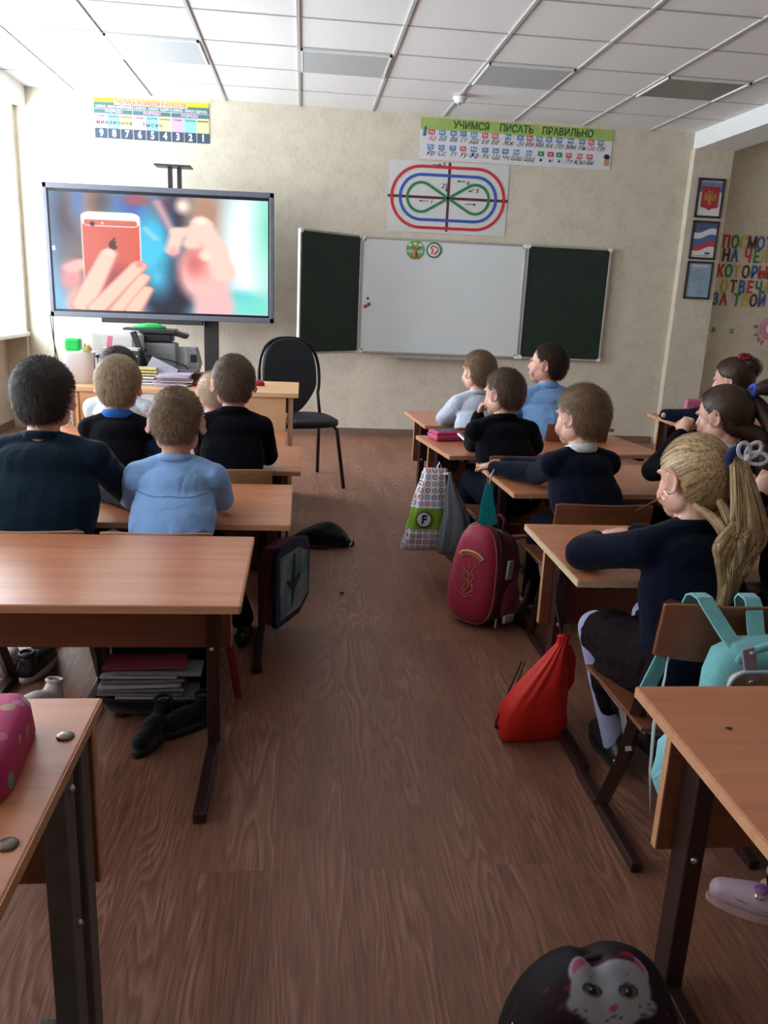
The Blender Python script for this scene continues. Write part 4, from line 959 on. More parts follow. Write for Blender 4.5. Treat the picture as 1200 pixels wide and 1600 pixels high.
def locks(name, guides, n, mat, par, loc, seed=1, wave=.006, wn=3.0, wd=.0012, core=True):
    """guides: list of (points, radii) ; a bundle of hair following each"""
    rnd = random.Random(seed); bm = bmesh.new()
    for pts, rs in guides:
        pts = [Vector(p)-loc for p in pts]; m = 26
        def at(t):
            f = t*(len(pts)-1); i = min(int(f), len(pts)-2); g = f-i
            p0 = pts[max(i-1, 0)]; p1 = pts[i]; p2 = pts[i+1]; p3 = pts[min(i+2, len(pts)-1)]
            return .5*((2*p1)+(p2-p0)*g+(2*p0-5*p1+4*p2-p3)*g*g+(3*p1-p0-3*p2+p3)*g**3), rs[i]*(1-g)+rs[i+1]*g
        if core: tube(bm, [at(k/14)[0] for k in range(15)], [max(.002, at(k/14)[1]*.72) for k in range(15)], n=10)
        for q in range(n):
            a = rnd.uniform(0, 2*PI); rr = math.sqrt(rnd.random())*.3+.72; ph = rnd.uniform(0, 6.28)*.25+int(rnd.random()*5)*1.3; t1 = rnd.uniform(.82, 1.0); pr = None; ta = rnd.uniform(-.4, .4)
            for k in range(m+1):
                t = t1*k/m; p, r = at(t); p2, _ = at(min(1, t+.03)); d = (p2-p) if (p2-p).length > 1e-6 else Vector((0, 0, -1)); x, y, _ = frame_from(d)
                aa = a+ta*t; off = (x*math.cos(aa)+y*math.sin(aa))*r*rr; wv = x*math.sin(t*wn*6.28+ph)*wave*t**.5
                c0 = p+off+wv; s_ = (x*-math.sin(aa)+y*math.cos(aa))*wd*(1-.6*t)
                c = (bm.verts.new(c0-s_), bm.verts.new(c0+s_))
                if pr: bm.faces.new((pr[0], pr[1], c[1], c[0]))
                pr = c
    return obj(name, bm, mat, par, smooth=True)
H_DARK = hair_mat('hair_dark', (.008, .006, .005, 1), (.042, .030, .022, 1)); H_BROWN = hair_mat('hair_brown', (.045, .028, .018, 1), (.17, .11, .07, 1))
H_LBROWN = hair_mat('hair_light_brown', (.10, .06, .035, 1), (.30, .19, .11, 1)); H_BLOND = hair_mat('hair_dark_blond', (.15, .10, .055, 1), (.46, .34, .21, 1))
H_GOLD = hair_mat('hair_golden', (.16, .095, .045, 1), (.60, .42, .22, 1)); H_PALE = hair_mat('hair_pale', (.42, .30, .20, 1), (.62, .46, .33, 1)); H_DBR = hair_mat('hair_deep_brown', (.016, .008, .006, 1), (.075, .036, .022, 1))
EYEW = plain('eye_white', (.7, .68, .66, 1), .2, vary=.02); IRIS = plain('eye_brown', (.03, .018, .012, 1), .15)
SHOE = plain('black_shoe', (.012, .012, .014, 1), .4); SOLE = plain('shoe_sole', (.5, .5, .48, 1), .6); TROU = fabric('dark_trousers', (.003, .0045, .010, 1), wr=.3, sheen=0)
def kid(label, hip, seat, head, byaw, hyaw, hpitch, hroll, sw, elb, wr, hd, feet, top, topm, hairm, hs=1.0, girth=1.0, hair='short', tie=None, ears=1.0, knees=None, legm=None, bottoms='trousers', collar=None, handcurl=(.35, .35), seed=1, length=.016, thick=.008, sleeves=None, lap=.0, detail=1, buzz=False, shoe=None, sitr=1.0, crown=(.15, -.75, .65), chubby=1.0, neckoff=None, hnorm=((0, 0, -1), (0, 0, -1))):
    """a seated child; joints in room coordinates"""
    hx, hy = hip; loc = Vector((hx, hy, 0)); root = thing('person', label, 'person', loc)
    Rb = Rm(byaw); R = Rm(hyaw, hpitch, hroll); h = Vector(head)+Vector((0, 0, -.020)); pel = Vector((hx, hy, seat+.085))
    nb = h+Vector((0, -.028, -.104))*hs*1.0 if neckoff is None else h+Vector(neckoff)
    ch = nb+Vector((0, 0, -.115))+Rb @ Vector((0, -.018, 0))
    sh = [nb+Rb @ Vector((s*sw, -.004, -.058)) for s in (-1, 1)]
    elb = [Vector(e) for e in elb]; wr = [Vector(e) for e in wr]; hd = [Vector(e) for e in hd]; feet = [Vector(f) for f in feet]
    fw = Rb @ Vector((0, 1, 0)); hips = [pel+Rb @ Vector((s*.062, .02, -.015)) for s in (-1, 1)]
    if knees is None: knees = [hips[i]+fw*.30*sitr+Rb @ Vector(((-1, 1)[i]*.03, 0, .015)) for i in (0, 1)]
    knees = [Vector(k) for k in knees]; ank = [Vector((f.x, f.y, .075)) for f in feet]
    off = -loc
    # skin body: one surface
    v = Vox(); head_prims(v, h+off, R, hs, ears, nb+off, chubby)
    v.chain([nb+off, nb.lerp(ch, .3)+off+fw*.012, ch+off+fw*.028, pel+off], [.044, .036, .05, .07]); v.cap(sh[0]+off, sh[1]+off, .024)
    for i in (0, 1):
        v.chain([sh[i]+off, elb[i]+off, wr[i]+off], [.034, .027, .019]); hand(v, wr[i]+off, hd[i], hnorm[i], handcurl[i], 1 if i == 0 else -1, .92)
        v.chain([hips[i]+off, knees[i]+off, ank[i]+off], [.060, .044, .030]); v.cap(ank[i]+off, feet[i]+off+fw*.06+Vector((0, 0, .03)), .028, .022)
    me = v.mesh('body', .0042 if detail else .006, 3); obj('body', me, SK, root, smooth=True)
    for s in (-1, 1):
        e = obj('eye', E_(h+off+R @ (Vector((s*.028, .0665, -.004))*hs), (.0105*hs,)*3, u=14, v=10), EYEW, root, smooth=True)
        obj('iris', E_(h+off+R @ (Vector((s*.028, .0748, -.004))*hs), (.0046*hs, .0030*hs, .0046*hs), R, u=12, v=8), IRIS, e, smooth=True)
        br = T([h+off+R @ (Vector((s*(.012+.009*k), .082-.0030*k*k*.6, .014+.002*math.sin(k)))*hs) for k in range(4)], [.0014, .0024, .0022, .001], n=6); obj('eyebrow', br, hairm, root, smooth=True)
    # top
    v = Vox(); n_ = 21
    for k in range(n_+1):
        t = k/n_; p = pel.lerp(ch, min(1, t*1.12)) if t < .9 else ch.lerp(nb, .35); p = p+off+Rb @ Vector((0, -.018*math.sin(t*PI)-.004, 0)); rx = float(np.interp(t*7, range(8), (.128, .124, .122, .126, .132, .134, .124, .098)))*girth*(sw/.115)**.6; ry = float(np.interp(t*7, range(8), (.098, .098, .096, .095, .096, .094, .086, .070)))*girth
        v.ell(p, (rx, ry, .07), Rb)
    v.cap(sh[0]+off, sh[1]+off, .050*girth**.5, .050*girth**.5)
    for i in (0, 1): v.cap(nb+off+Vector((0, -.004, -.012)), sh[i]+off+Vector((0, 0, .004)), .043, .044)
    slv = sleeves is None or sleeves == topm
    def arm(vv, g=1.0):
        for i in (0, 1): vv.chain([sh[i]+off, elb[i]+off, wr[i]+off-(hd[i].normalized())*.002], [.050*g, .044*g, .031*g])
    if slv: arm(v, 1.0)
    me = v.mesh(top, .0055, 5, .0042, 13, seed); obj(top, me, topm, root, smooth=True)
    if not slv: v = Vox(); arm(v, .95); obj('sleeves', v.mesh('sleeves', .006, 4, .004, 13, seed), sleeves, root, smooth=True)
    if collar:
        cm, kind = collar; c0 = nb+off+Vector((0, .002, .004)); pts = []
        for k in range(28):
            a = 2*PI*k/28; fz = .010*math.cos(a-PI/2)*-1.4
            pts.append(c0+Rb @ Vector((.053*math.cos(a), .050*math.sin(a), -.006+fz)))
        o = obj('collar', T(pts, {'lace': .016, 'shirt': .009, 'band': .007, 'knit': .009, 'blazer': .012}[kind], n=8, closed=True, flat={'lace': .7, 'shirt': 2.0, 'band': 1.6, 'knit': 1.5, 'blazer': 1.4}[kind], up=(0, 0, 1)), cm, root, smooth=True)
    # legs
    lm = legm or TROU; v = Vox(); v.ell(pel+off+Vector((0, 0, -.012)), (.122*girth, .105*girth, .078), Rb)
    if bottoms == 'skirt':
        for i in (0, 1): v.chain([hips[i]+off, hips[i].lerp(knees[i], .80)+off], [.088, .072])
        v.chain([hips[0].lerp(knees[0], .5)+off, hips[1].lerp(knees[1], .5)+off], [.075, .075]); k0 = knees[0].lerp(knees[1], .5)+off
        v.chain([hips[0]+off+Vector((-.02, 0, -.03)), hips[0].lerp(knees[0], .55)+off+Vector((-.025, 0, -.09)), hips[0].lerp(knees[0], .62)+off+Vector((.0, 0, -.19))], [.06, .05, .03]); v.chain([hips[0].lerp(knees[0], .3)+off+Vector((-.03, 0, -.05)), hips[0].lerp(knees[0], .3)+off+Vector((-.02, 0, -.15))], [.05, .03])
        obj('skirt', v.mesh('skirt', .0065, 3, .010, 16, seed), fabric('brown_skirt', (.012, .0065, .009, 1), wr=.3, sheen=0), root, smooth=True)
        v = Vox()
        for i in (0, 1): v.chain([hips[i]+off, knees[i]+off, ank[i]+off], [.058, .050, .034]); v.cap(ank[i]+off, feet[i]+off+fw*.05+Vector((0, 0, .03)), .032, .028)
        obj('tights', v.mesh('tights', .0065, 3), lm, root, smooth=True)
    else:
        for i in (0, 1): v.chain([hips[i]+off, knees[i]+off, ank[i]+off+Vector((0, 0, .02))], [.080*girth, .060, .045])
        obj('trousers', v.mesh('trousers', .0065, 4, .005, 13, seed+3), lm, root, smooth=True)
    for i in (0, 1):
        f = feet[i]+off; v = Vox(); d = fw.copy()
        if shoe and 'dir' in shoe: d = Vector(shoe['dir']).normalized()
        v.cap(f+Vector((0, 0, .045)), f+Vector((0, 0, .08)), .034, .033); v.chain([f-d*.03+Vector((0, 0, .035)), f+d*.06+Vector((0, 0, .034)), f+d*.125+Vector((0, 0, .030))], [.032, .034, .027])
        sobj = obj('shoe', v.mesh('shoe', .0055, 3), (shoe or {}).get('mat', SHOE), root, smooth=True)
        bm = bmesh.new(); side = Vector((-d.y, d.x, 0)); nn = 20; rings = []
        for zz in (.0, .014):
            rings.append([bm.verts.new(f+d*(.047+.108*math.cos(2*PI*k/nn))+side*(.034*math.sin(2*PI*k/nn)*(1.05 if math.cos(2*PI*k/nn) > 0 else .9))+Vector((0, 0, zz))) for k in range(nn)])
        for k in range(nn): bm.faces.new((rings[0][k], rings[0][(k+1) % nn], rings[1][(k+1) % nn], rings[1][k]))
        bm.faces.new(rings[0][::-1]); bm.faces.new(rings[1]); obj('sole', bm, (shoe or {}).get('sole', M_BLACKM), sobj)
    make_hair(h, R, hs, 'hair', hairm, root, loc, hair, seed, tie, count=(5200 if hair == 'short' else 5200), length=length, thick=thick, buzz=buzz, crown=crown)
    return root, loc, R, h, nb, sh
def foot2(x, y, dx=.09): return ((x-dx, y, 0), (x+dx, y, 0))
C_NAVYK = fabric('navy_knit', (.004, .013, .026, 1), wr=.3, vary=.45, sheen=.12); C_LB = fabric('light_blue_shirt', (.235, .41, .74, 1), wr=.55, wscale=9); C_BLK = fabric('black_wool', (.0035, .004, .0065, 1), wr=.3, sheen=.03)
C_NAVY = fabric('navy_sweater', (.0035, .0055, .015, 1), wr=.25, vary=.3, sheen=.05); C_WHT = fabric('white_shirt', (.62, .68, .72, 1), wr=.5, wscale=9); C_GKN = fabric('pale_grey_knit', (.44, .49, .58, 1), wr=.3, vary=.12)
C_SKY = fabric('sky_blue_shirt', (.20, .38, .70, 1), wr=.7, wscale=8); C_VBL = fabric('vivid_blue_cotton', (.01, .11, .42, 1), wr=.3); C_TIGHT = fabric('lilac_grey_tights', (.30, .31, .48, 1), wr=.1)
C_MIX = fabric('blue_denim_cotton', (.10, .22, .45, 1), wr=.5)
# K1
r, loc, R, h, nb, sh = kid('person in navy knitted sweater and glasses at the left edge', (1.085, -5.0), .33, (1.098, -4.85, .937), -.04, .05, .03, 0, .150,
    ((.82, -4.80, .60), (1.315, -4.74, .592)), ((.95, -4.62, .585), (1.17, -4.61, .58)), ((.5, .8, 0), (-.8, .3, 0)), ((.96, -4.60, 0), (1.16, -4.50, 0)), 'sweater', C_NAVYK, H_DARK, hs=1.06, girth=1.14, ears=.75, collar=(C_NAVYK, 'knit'), seed=2, shoe={'mat': plain('black_sneaker', (.02, .02, .03, 1), .5), 'sole': SOLE})
gl = obj('glasses', T([h-loc+R @ Vector((.079, -.02, .0)), h-loc+R @ Vector((.081, .04, .002)), h-loc+R @ Vector((.062, .098, .002))], .0022, n=6), M_BLACK, r, smooth=True)
for s in (-1, 1): obj('lens_rim', T([h-loc+R @ Vector((s*.032+.026*math.cos(a), .100-abs(math.cos(a))*.003, .0+.018*math.sin(a))) for a in [2*PI*k/18 for k in range(18)]], .0018, n=6, closed=True), M_BLACK, gl)
# K2
r, loc, R, h, nb, sh = kid('person in light blue shirt with arms folded on the left desk', (1.465, -4.995), .33, (1.478, -4.82, .866), 0, .0, -.12, 0, .112,
    ((1.325, -4.77, .60), (1.605, -4.77, .60)), ((1.44, -4.63, .592), (1.50, -4.62, .60)), ((1, .2, 0), (-1, .2, 0)), ((1.40, -4.62, 0), (1.655, -4.55, 0)), 'shirt', C_LB, H_LBROWN, hs=.99, girth=1.0, ears=1.45, collar=(C_LB, 'band'), seed=3, length=.011, thick=.0055)
bm = bmesh.new(); sho = [c for c in r.children if c.name.split('.')[0] == 'shirt'][0]; pts = []
bpy.context.view_layer.update()
for k in range(25):
    x_ = -.115+.23*k/24; hit, p_, n_, _i = sho.ray_cast(Vector((x_, -.6, .648+.0015*math.sin(k*.6))), Vector((0, 1, 0)))
    if hit: pts.append(p_+n_*.0004)
tube(bm, pts, .0016, n=6); obj('yoke_seam', bm, plain('seam_blue', (.10, .19, .38, 1), .8), r)
# K3
r, loc, R, h, nb, sh = kid('person in black vest over a vivid blue shirt', (1.13, -4.15), .31, (1.140, -4.05, .882), 0, .04, .0, .03, .105,
    ((1.0, -3.95, .58), (1.26, -3.95, .575)), ((1.06, -3.80, .56), (1.17, -3.80, .56)), ((.9, .5, 0), (-.9, .5, 0)), foot2(1.13, -3.75), 'vest', C_BLK, H_BLOND, hs=1.04, sleeves=C_VBL, collar=(C_VBL, 'shirt'), seed=4, length=.022, thick=.010, ears=.9)
# K4
r, loc, R, h, nb, sh = kid('person in black blazer right of the black vest, back to the camera', (1.583, -4.12), .31, (1.583, -4.0, .900), 0, .16, .0, .0, .112,
    ((1.45, -3.90, .585), (1.72, -3.93, .575)), ((1.50, -3.75, .565), (1.60, -3.77, .56)), ((.6, .8, 0), (-.9, .3, 0)), foot2(1.58, -3.72), 'blazer', C_BLK, H_BROWN, hs=1.03, ears=1.25, collar=(C_BLK, 'blazer'), seed=5, length=.016, thick=.008)
# K5
r, loc, R, h, nb, sh = kid('person in white shirt mostly hidden behind the black vest', (.985, -3.45), .30, (1.005, -3.40, .868), 0, -.1, .0, .0, .118,
    ((.86, -3.25, .56), (1.17, -3.22, .60)), ((.92, -3.05, .54), (1.10, -3.03, .55)), ((.7, .7, 0), (-.9, .3, 0)), foot2(.99, -3.15), 'shirt', C_WHT, H_DARK, hs=1.04, sleeves=C_WHT, seed=6, detail=0)
# K6
r, loc, R, h, nb, sh = kid('person with only the head showing left of the black blazer', (1.43, -3.44), .30, (1.437, -3.38, .782), 0, .15, .0, .0, .10,
    ((1.30, -3.22, .55), (1.56, -3.22, .55)), ((1.36, -3.05, .54), (1.48, -3.05, .54)), ((.7, .7, 0), (-.9, .3, 0)), foot2(1.43, -3.15), 'shirt', C_SKY, H_PALE, hs=.95, ears=1.3, seed=7, length=.005, thick=.003, detail=0, buzz=True)
# K7
r, loc, R, h, nb, sh = kid('person in pale grey knit top sitting below the whiteboard', (2.78, -3.13), .33, (2.790, -3.05, .898), .12, .42, .08, 0, .106,
    ((2.640, -2.93, .61), (2.92, -2.90, .61)), ((2.72, -2.78, .585), (2.85, -2.78, .585)), ((.9, .4, 0), (-.9, .4, 0)), foot2(2.77, -2.75), 'knit_top', C_GKN, H_LBROWN, hs=1.02, collar=(C_GKN, 'band'), seed=8, length=.014, thick=.008, chubby=1.05)
# K8
r, loc, R, h, nb, sh = kid('person in light blue shirt at the front right desk, head turned left', (3.235, -3.10), .33, (3.180, -3.0, .945), .2, .85, .10, 0, .128,
    ((3.06, -2.88, .61), (3.37, -2.84, .61)), ((3.10, -2.72, .585), (3.24, -2.70, .585)), ((.9, .4, 0), (-.9, .4, 0)), foot2(3.2, -2.75), 'shirt', C_SKY, H_DBR, hs=1.06, girth=1.12, collar=(C_SKY, 'shirt'), seed=9, length=.015, thick=.008, chubby=1.08)
# K9
r, loc, R, h, nb, sh = kid('person in black blazer resting the chin on one hand', (2.80, -3.92), .33, (2.748, -3.80, .874), .10, .55, -.02, 0, .124,
    ((2.655, -3.67, .605), (2.955, -3.66, .60)), ((2.668, -3.685, .735), (2.84, -3.56, .58)), ((.25, -.05, 1), (-.9, .2, 0)), foot2(2.77, -3.58), 'blazer', C_BLK, H_BROWN, hs=1.0, collar=(C_BLK, 'blazer'), seed=10, handcurl=(1.1, .4), length=.016, thick=.009, hnorm=((.8, -.4, 0), (0, 0, -1)))
# K10
r, loc, R, h, nb, sh = kid('person in navy sweater with white shirt collar, both hands on the desk', (2.915, -4.60), .34, (2.885, -4.45, .872), .25, .44, -.05, 0, .118,
    ((2.755, -4.385, .622), (2.98, -4.30, .625)), ((2.632, -4.215, .606), (2.70, -4.13, .606)), ((-.45, .9, 0), (-.8, .6, 0)), ((2.82, -4.28, 0), (3.00, -4.25, 0)), 'sweater', C_NAVY, H_LBROWN, knees=((2.82, -4.33, .395), (2.98, -4.32, .40)), hs=1.08, girth=1.08, collar=(C_WHT, 'shirt'), seed=11, length=.020, thick=.010, handcurl=(.5, .55), chubby=1.12)
# K11
r, loc, R, h, nb, sh = kid('person in navy jacket, brown skirt and lilac tights with a white hair bow', (2.795, -5.62), .35, (2.800, -5.52, .880), .05, .22, -.12, 0, .118,
    ((2.575, -5.44, .645), (2.93, -5.34, .64)), ((2.66, -5.30, .636), (2.80, -5.24, .64)), ((.9, .25, 0), (-.9, .3, 0)), ((2.745, -5.41, .03), (2.90, -5.33, 0)), 'jacket', C_NAVY, H_GOLD, hs=1.0, hair='long', tie=(.22, -.86, .46), seed=12, collar=(C_NAVY, 'knit'), thick=.007,
    bottoms='skirt', legm=C_TIGHT, knees=((2.668, -5.36, .405), (2.83, -5.33, .43)), chubby=1.05)
tp = h+R @ (Vector((.022, -.096, .062)))
rg_ = random.Random(21); gds = []
for k in range(13):
    u = k/12*2-1; top_ = tp+Vector((.004*u, 0, -.002)); ph = rg_.uniform(0, 6.28); le = rg_.uniform(.565, .60) if abs(u) < .6 else rg_.uniform(.60, .68); pts = [top_, tp+Vector((.006+.012*u, -.028, -.014+.006*rg_.random()))]
    for q in range(6):
        z = .80-(.80-le)*q/5; f = q/5; cx_ = 2.862-.034*f-.01*f*f; sp_ = .020+.026*math.sin(PI*min(1, f*.8+.18))-.020*f*f
        pts.append(Vector((cx_+u*sp_+.008*math.sin(ph+q*1.75), -5.672-.018*min(1, f*2)-.012*rg_.random()*(1-abs(u)), z)))
    gds.append((pts, [.006, .010, .013, .013, .012, .010, .007, .002]))
gds.append(([h+R @ Vector((-.045, -.06, -.050)), h+R @ Vector((-.02, -.095, -.075)), Vector((2.822, -5.665, .765)), Vector((2.812, -5.68, .72)), Vector((2.826, -5.69, .66)), Vector((2.812, -5.69, .60))], [.006, .012, .016, .016, .012, .003]))
gds.append(([h+R @ Vector((.0, -.09, -.035)), Vector((2.835, -5.645, .80)), Vector((2.84, -5.68, .745)), Vector((2.832, -5.695, .68)), Vector((2.842, -5.695, .61))], [.008, .014, .016, .014, .003]))
locks('ponytail', gds, 120, H_GOLD, r, loc, 5, wave=.003, wn=2.0, wd=.0010)
locks('loose_strand', [([h+R @ Vector((-.065, .03, -.045)), (2.69, -5.53, .80), (2.645, -5.55, .785)], [.002, .001, .0005])], 3, H_GOLD, r, loc, 6, wave=.002, core=False)
hb = obj('hair_tie', T([tp-loc+Vector((.006, -.012, .0))+R @ (Vector((math.cos(a)*.021, -.004, math.sin(a)*.021))) for a in [2*PI*k/16 for k in range(16)]], .011, n=8, closed=True), fabric('navy_velvet', (.012, .016, .075, 1)), r, smooth=True)
RIB = plain('white_ribbon', (.66, .68, .76, 1), .6, vary=.12, scale=160)
bm = bmesh.new(); c0 = tp-loc+Vector((.020, -.030, .006))
for ang, ln in ((2.1, .038), (.95, .042), (-.05, .048)):
    d = Vector((math.cos(ang), 0, math.sin(ang))); pr = Vector((-d.z, 0, d.x))
    pts = [c0+d*ln*(.5-.5*math.cos(t))+pr*.014*math.sin(t)+Vector((0, -.006*math.sin(t/2), 0)) for t in [2*PI*k/16 for k in range(16)]]
    tube(bm, pts, .0048, n=6, closed=True, flat=.3, up=(0, 1, 0))
tube(bm, [c0, c0+Vector((-.006, -.008, -.03)), c0+Vector((-.022, -.006, -.055))], .0065, n=6, flat=.25, up=(0, 1, 0)); tube(bm, [c0, c0+Vector((.006, -.008, -.03)), c0+Vector((.012, -.006, -.064))], .0065, n=6, flat=.25, up=(0, 1, 0))
ell(bm, c0+Vector((0, -.004, 0)), (.009, .007, .009), u=10, v=8); obj('bow', bm, RIB, r, smooth=True)
obj('earring', T([h-loc+R @ (Vector((-.086, -.010, -.034))+Vector((0, .009*math.cos(a), .009*math.sin(a)))) for a in [2*PI*k/14 for k in range(14)]], .0010, n=6, closed=True), plain('gold_metal', (.7, .5, .25, 1), .25, 1), r)
# K12
r, loc, R, h, nb, sh = kid('person with lace collar and blue hair band, fist raised to the face', (3.42, -4.60), .34, (3.405, -4.50, .895), .15, .50, -.10, 0, .115,
    ((3.225, -4.36, .64), (3.57, -4.35, .63)), ((3.285, -4.44, .795), (3.43, -4.25, .60)), ((.1, .0, 1), (-.9, .3, 0)), foot2(3.40, -4.28), 'jacket', C_BLK, H_DBR, hs=1.05, hair='long', tie=(.30, -.55, .78), seed=13, collar=(plain('lace_white', (.55, .56, .60, 1), .8, vary=.35, scale=110), 'lace'), handcurl=(1.5, .4), thick=.009, hnorm=((.75, .35, 0), (0, 0, -1)), chubby=1.05)
tp = h+R @ (Vector((.030, -.070, .092)))
locks('hair_bun', [([tp+Vector((0, 0, -.015)), tp+Vector((.02, -.02, .008)), tp+Vector((.05, -.03, .022)), tp+Vector((.085, -.03, .022)), tp+Vector((.10, -.03, .005))], [.014, .018, .030, .032, .012])], 380, H_DBR, r, loc, 7, wave=.003)
locks('long_hair', [([tp+Vector((.01, 0, -.01)), tp+Vector((.045, -.02, -.05)), (3.545, -4.62, .84), (3.565, -4.65, .72), (3.575, -4.66, .60), (3.57, -4.66, .50)], [.015, .028, .034, .034, .028, .010]), ([h+R @ Vector((-.06, -.05, -.02)), (3.50, -4.60, .82), (3.515, -4.64, .72), (3.53, -4.65, .58)], [.02, .034, .034, .012])], 520, H_DBR, r, loc, 8, wave=.004, wn=1.5)
obj('hair_band', T([tp-loc+Vector((.012, -.012, .006))+Vector((.006*math.sin(a), math.cos(a)*.02, math.sin(a)*.02)) for a in [2*PI*k/14 for k in range(14)]], .009, n=8, closed=True), fabric('royal_blue_band', (.02, .05, .42, 1)), r, smooth=True)
# K13
r, loc, R, h, nb, sh = kid('person with dark red hair bow at the far right desk', (4.14, -3.36), .36, (4.075, -3.30, .925), .25, .62, -.15, 0, .108,
    ((3.92, -3.22, .70), (4.24, -3.12, .69)), ((3.83, -3.10, .69), (4.10, -3.0, .68)), ((.5, .8, 0), (-.9, .3, 0)), foot2(4.12, -3.05), 'jacket', C_NAVY, H_DBR, hs=1.02, hair='long', tie=(-.2, -.75, .60), seed=14, thick=.012, detail=0)
tp = h+R @ (Vector((.0, -.060, .090)))
locks('hair_bun', [([tp+Vector((0, 0, -.02)), tp+Vector((.02, -.01, -.01)), tp+Vector((.05, -.01, -.03)), tp+Vector((.05, 0, -.08))], [.03, .045, .05, .02])], 200, H_DBR, r, loc, 9, wave=.003)
bm = bmesh.new(); c0 = tp-loc+Vector((-.005, -.01, .028))
for a in range(7): q = 2*PI*a/7; ell(bm, c0+Vector((.022*math.cos(q), .006*math.sin(q), .010*math.sin(q))), (.020, .014, .010), u=10, v=6)
obj('bow', bm, plain('dark_red_ribbon', (.22, .01, .03, 1), .6), r, smooth=True)
# K14, mostly outside the frame on the right
r, loc, R, h, nb, sh = kid('person in black cut off by the right edge, hand at the face', (3.17, -5.60), .35, (3.13, -5.48, .93), .1, .5, -.05, 0, .125,
    ((2.985, -5.36, .66), (3.32, -5.36, .65)), ((3.035, -5.42, .79), (3.2, -5.25, .64)), ((.15, -.1, 1), (-.9, .3, 0)), foot2(3.15, -5.25), 'jacket', C_BLK, H_LBROWN, hs=1.03, girth=1.1, seed=15, handcurl=(1.2, .4), hnorm=((.7, .5, 0), (0, 0, -1)), collar=(C_BLK, 'knit'))
# K15, only a shoe in the frame
PSH = plain('pink_sneaker', (.50, .35, .42, 1), .5, vary=.05)
r, loc, R, h, nb, sh = kid('person whose pink sneaker shows under the lower right desk', (3.42, -6.72), .35, (3.42, -6.60, .92), 0, .2, 0, 0, .115,
    ((3.30, -6.5, .65), (3.56, -6.5, .65)), ((3.38, -6.40, .635), (3.5, -6.40, .635)), ((.9, .3, 0), (-.9, .3, 0)), ((2.905, -5.985, .0), (3.25, -6.2, 0)), 'jacket', C_NAVY, H_BROWN, seed=16, detail=0,
    knees=((3.20, -6.30, .42), (3.42, -6.38, .43)), shoe={'dir': (-.82, .45, 0), 'mat': PSH, 'sole': plain('pale_pink_sole', (.42, .27, .26, 1), .6)})
VIO = plain('violet_patch', (.25, .10, .30, 1), .5); f = Vector((2.905, -5.985, 0))-loc; d = Vector((-.82, .45, 0)).normalized(); sd = Vector((-d.y, d.x, 0))
sc = [c for c in r.children if c.name.startswith('shoe')][0]
obj('shoe_collar', T([f+Vector((0, 0, .108))+d*.036*math.cos(a)+sd*.034*math.sin(a) for a in [2*PI*k/16 for k in range(16)]], .012, n=8, closed=True), PSH, sc, smooth=True)
bm = bmesh.new(); ell(bm, f+d*.055+Vector((.0, -.012, .066)), (.018, .014, .006), u=12, v=8); obj('patch', bm, VIO, sc, smooth=True)
obj('badge', E_(f+d*.062+Vector((-.004, -.026, .058)), (.013, .008, .008), u=12, v=8), plain('badge_silver', (.75, .72, .62, 1), .2, .7), sc, smooth=True)
bm = bmesh.new(); tube(bm, [f+d*.14+Vector((0, 0, .045)), f+d*.11+sd*.0+Vector((0, -.034, .038)), f+d*.05+Vector((0, -.036, .03)), f+Vector((0, -.036, .022))], .002, n=6); obj('seam', bm, M_MG, sc)
obj('side_stripe', T([f+d*.02+Vector((.0, -.034, .06)), f-d*.02+Vector((0, -.034, .035))], [.012, .008], n=8, flat=.4), VIO, sc, smooth=True)
# ------------------------------------------------------------------ bags, cases and other belongings
def pleat(amp, n, ph=0, t0=.0):
    return lambda p, a, t, c: c+(p-c)*(1+amp*max(0, t-t0)*math.sin(n*a+ph+3*mnoise.noise(Vector((a, 0, ph)))))
def ribbon(pts, w, th):
    pts = [Vector(p) for p in pts]; bm = bmesh.new(); R_ = []
    for i, p in enumerate(pts):
        d = (pts[min(i+1, len(pts)-1)]-pts[max(i-1, 0)]).normalized(); x = Vector((1, 0, 0)); x = (x-d*x.dot(d)).normalized(); y = d.cross(x)
        R_.append([bm.verts.new(p+x*w/2*a+y*th/2*b) for a, b in ((1, 1), (-1, 1), (-1, -1), (1, -1))])
    for A, Bq in zip(R_, R_[1:]):
        for k in range(4): bm.faces.new((A[k], A[(k+1) % 4], Bq[(k+1) % 4], Bq[k]))
    bm.faces.new(R_[0]); bm.faces.new(R_[-1][::-1]); return bm
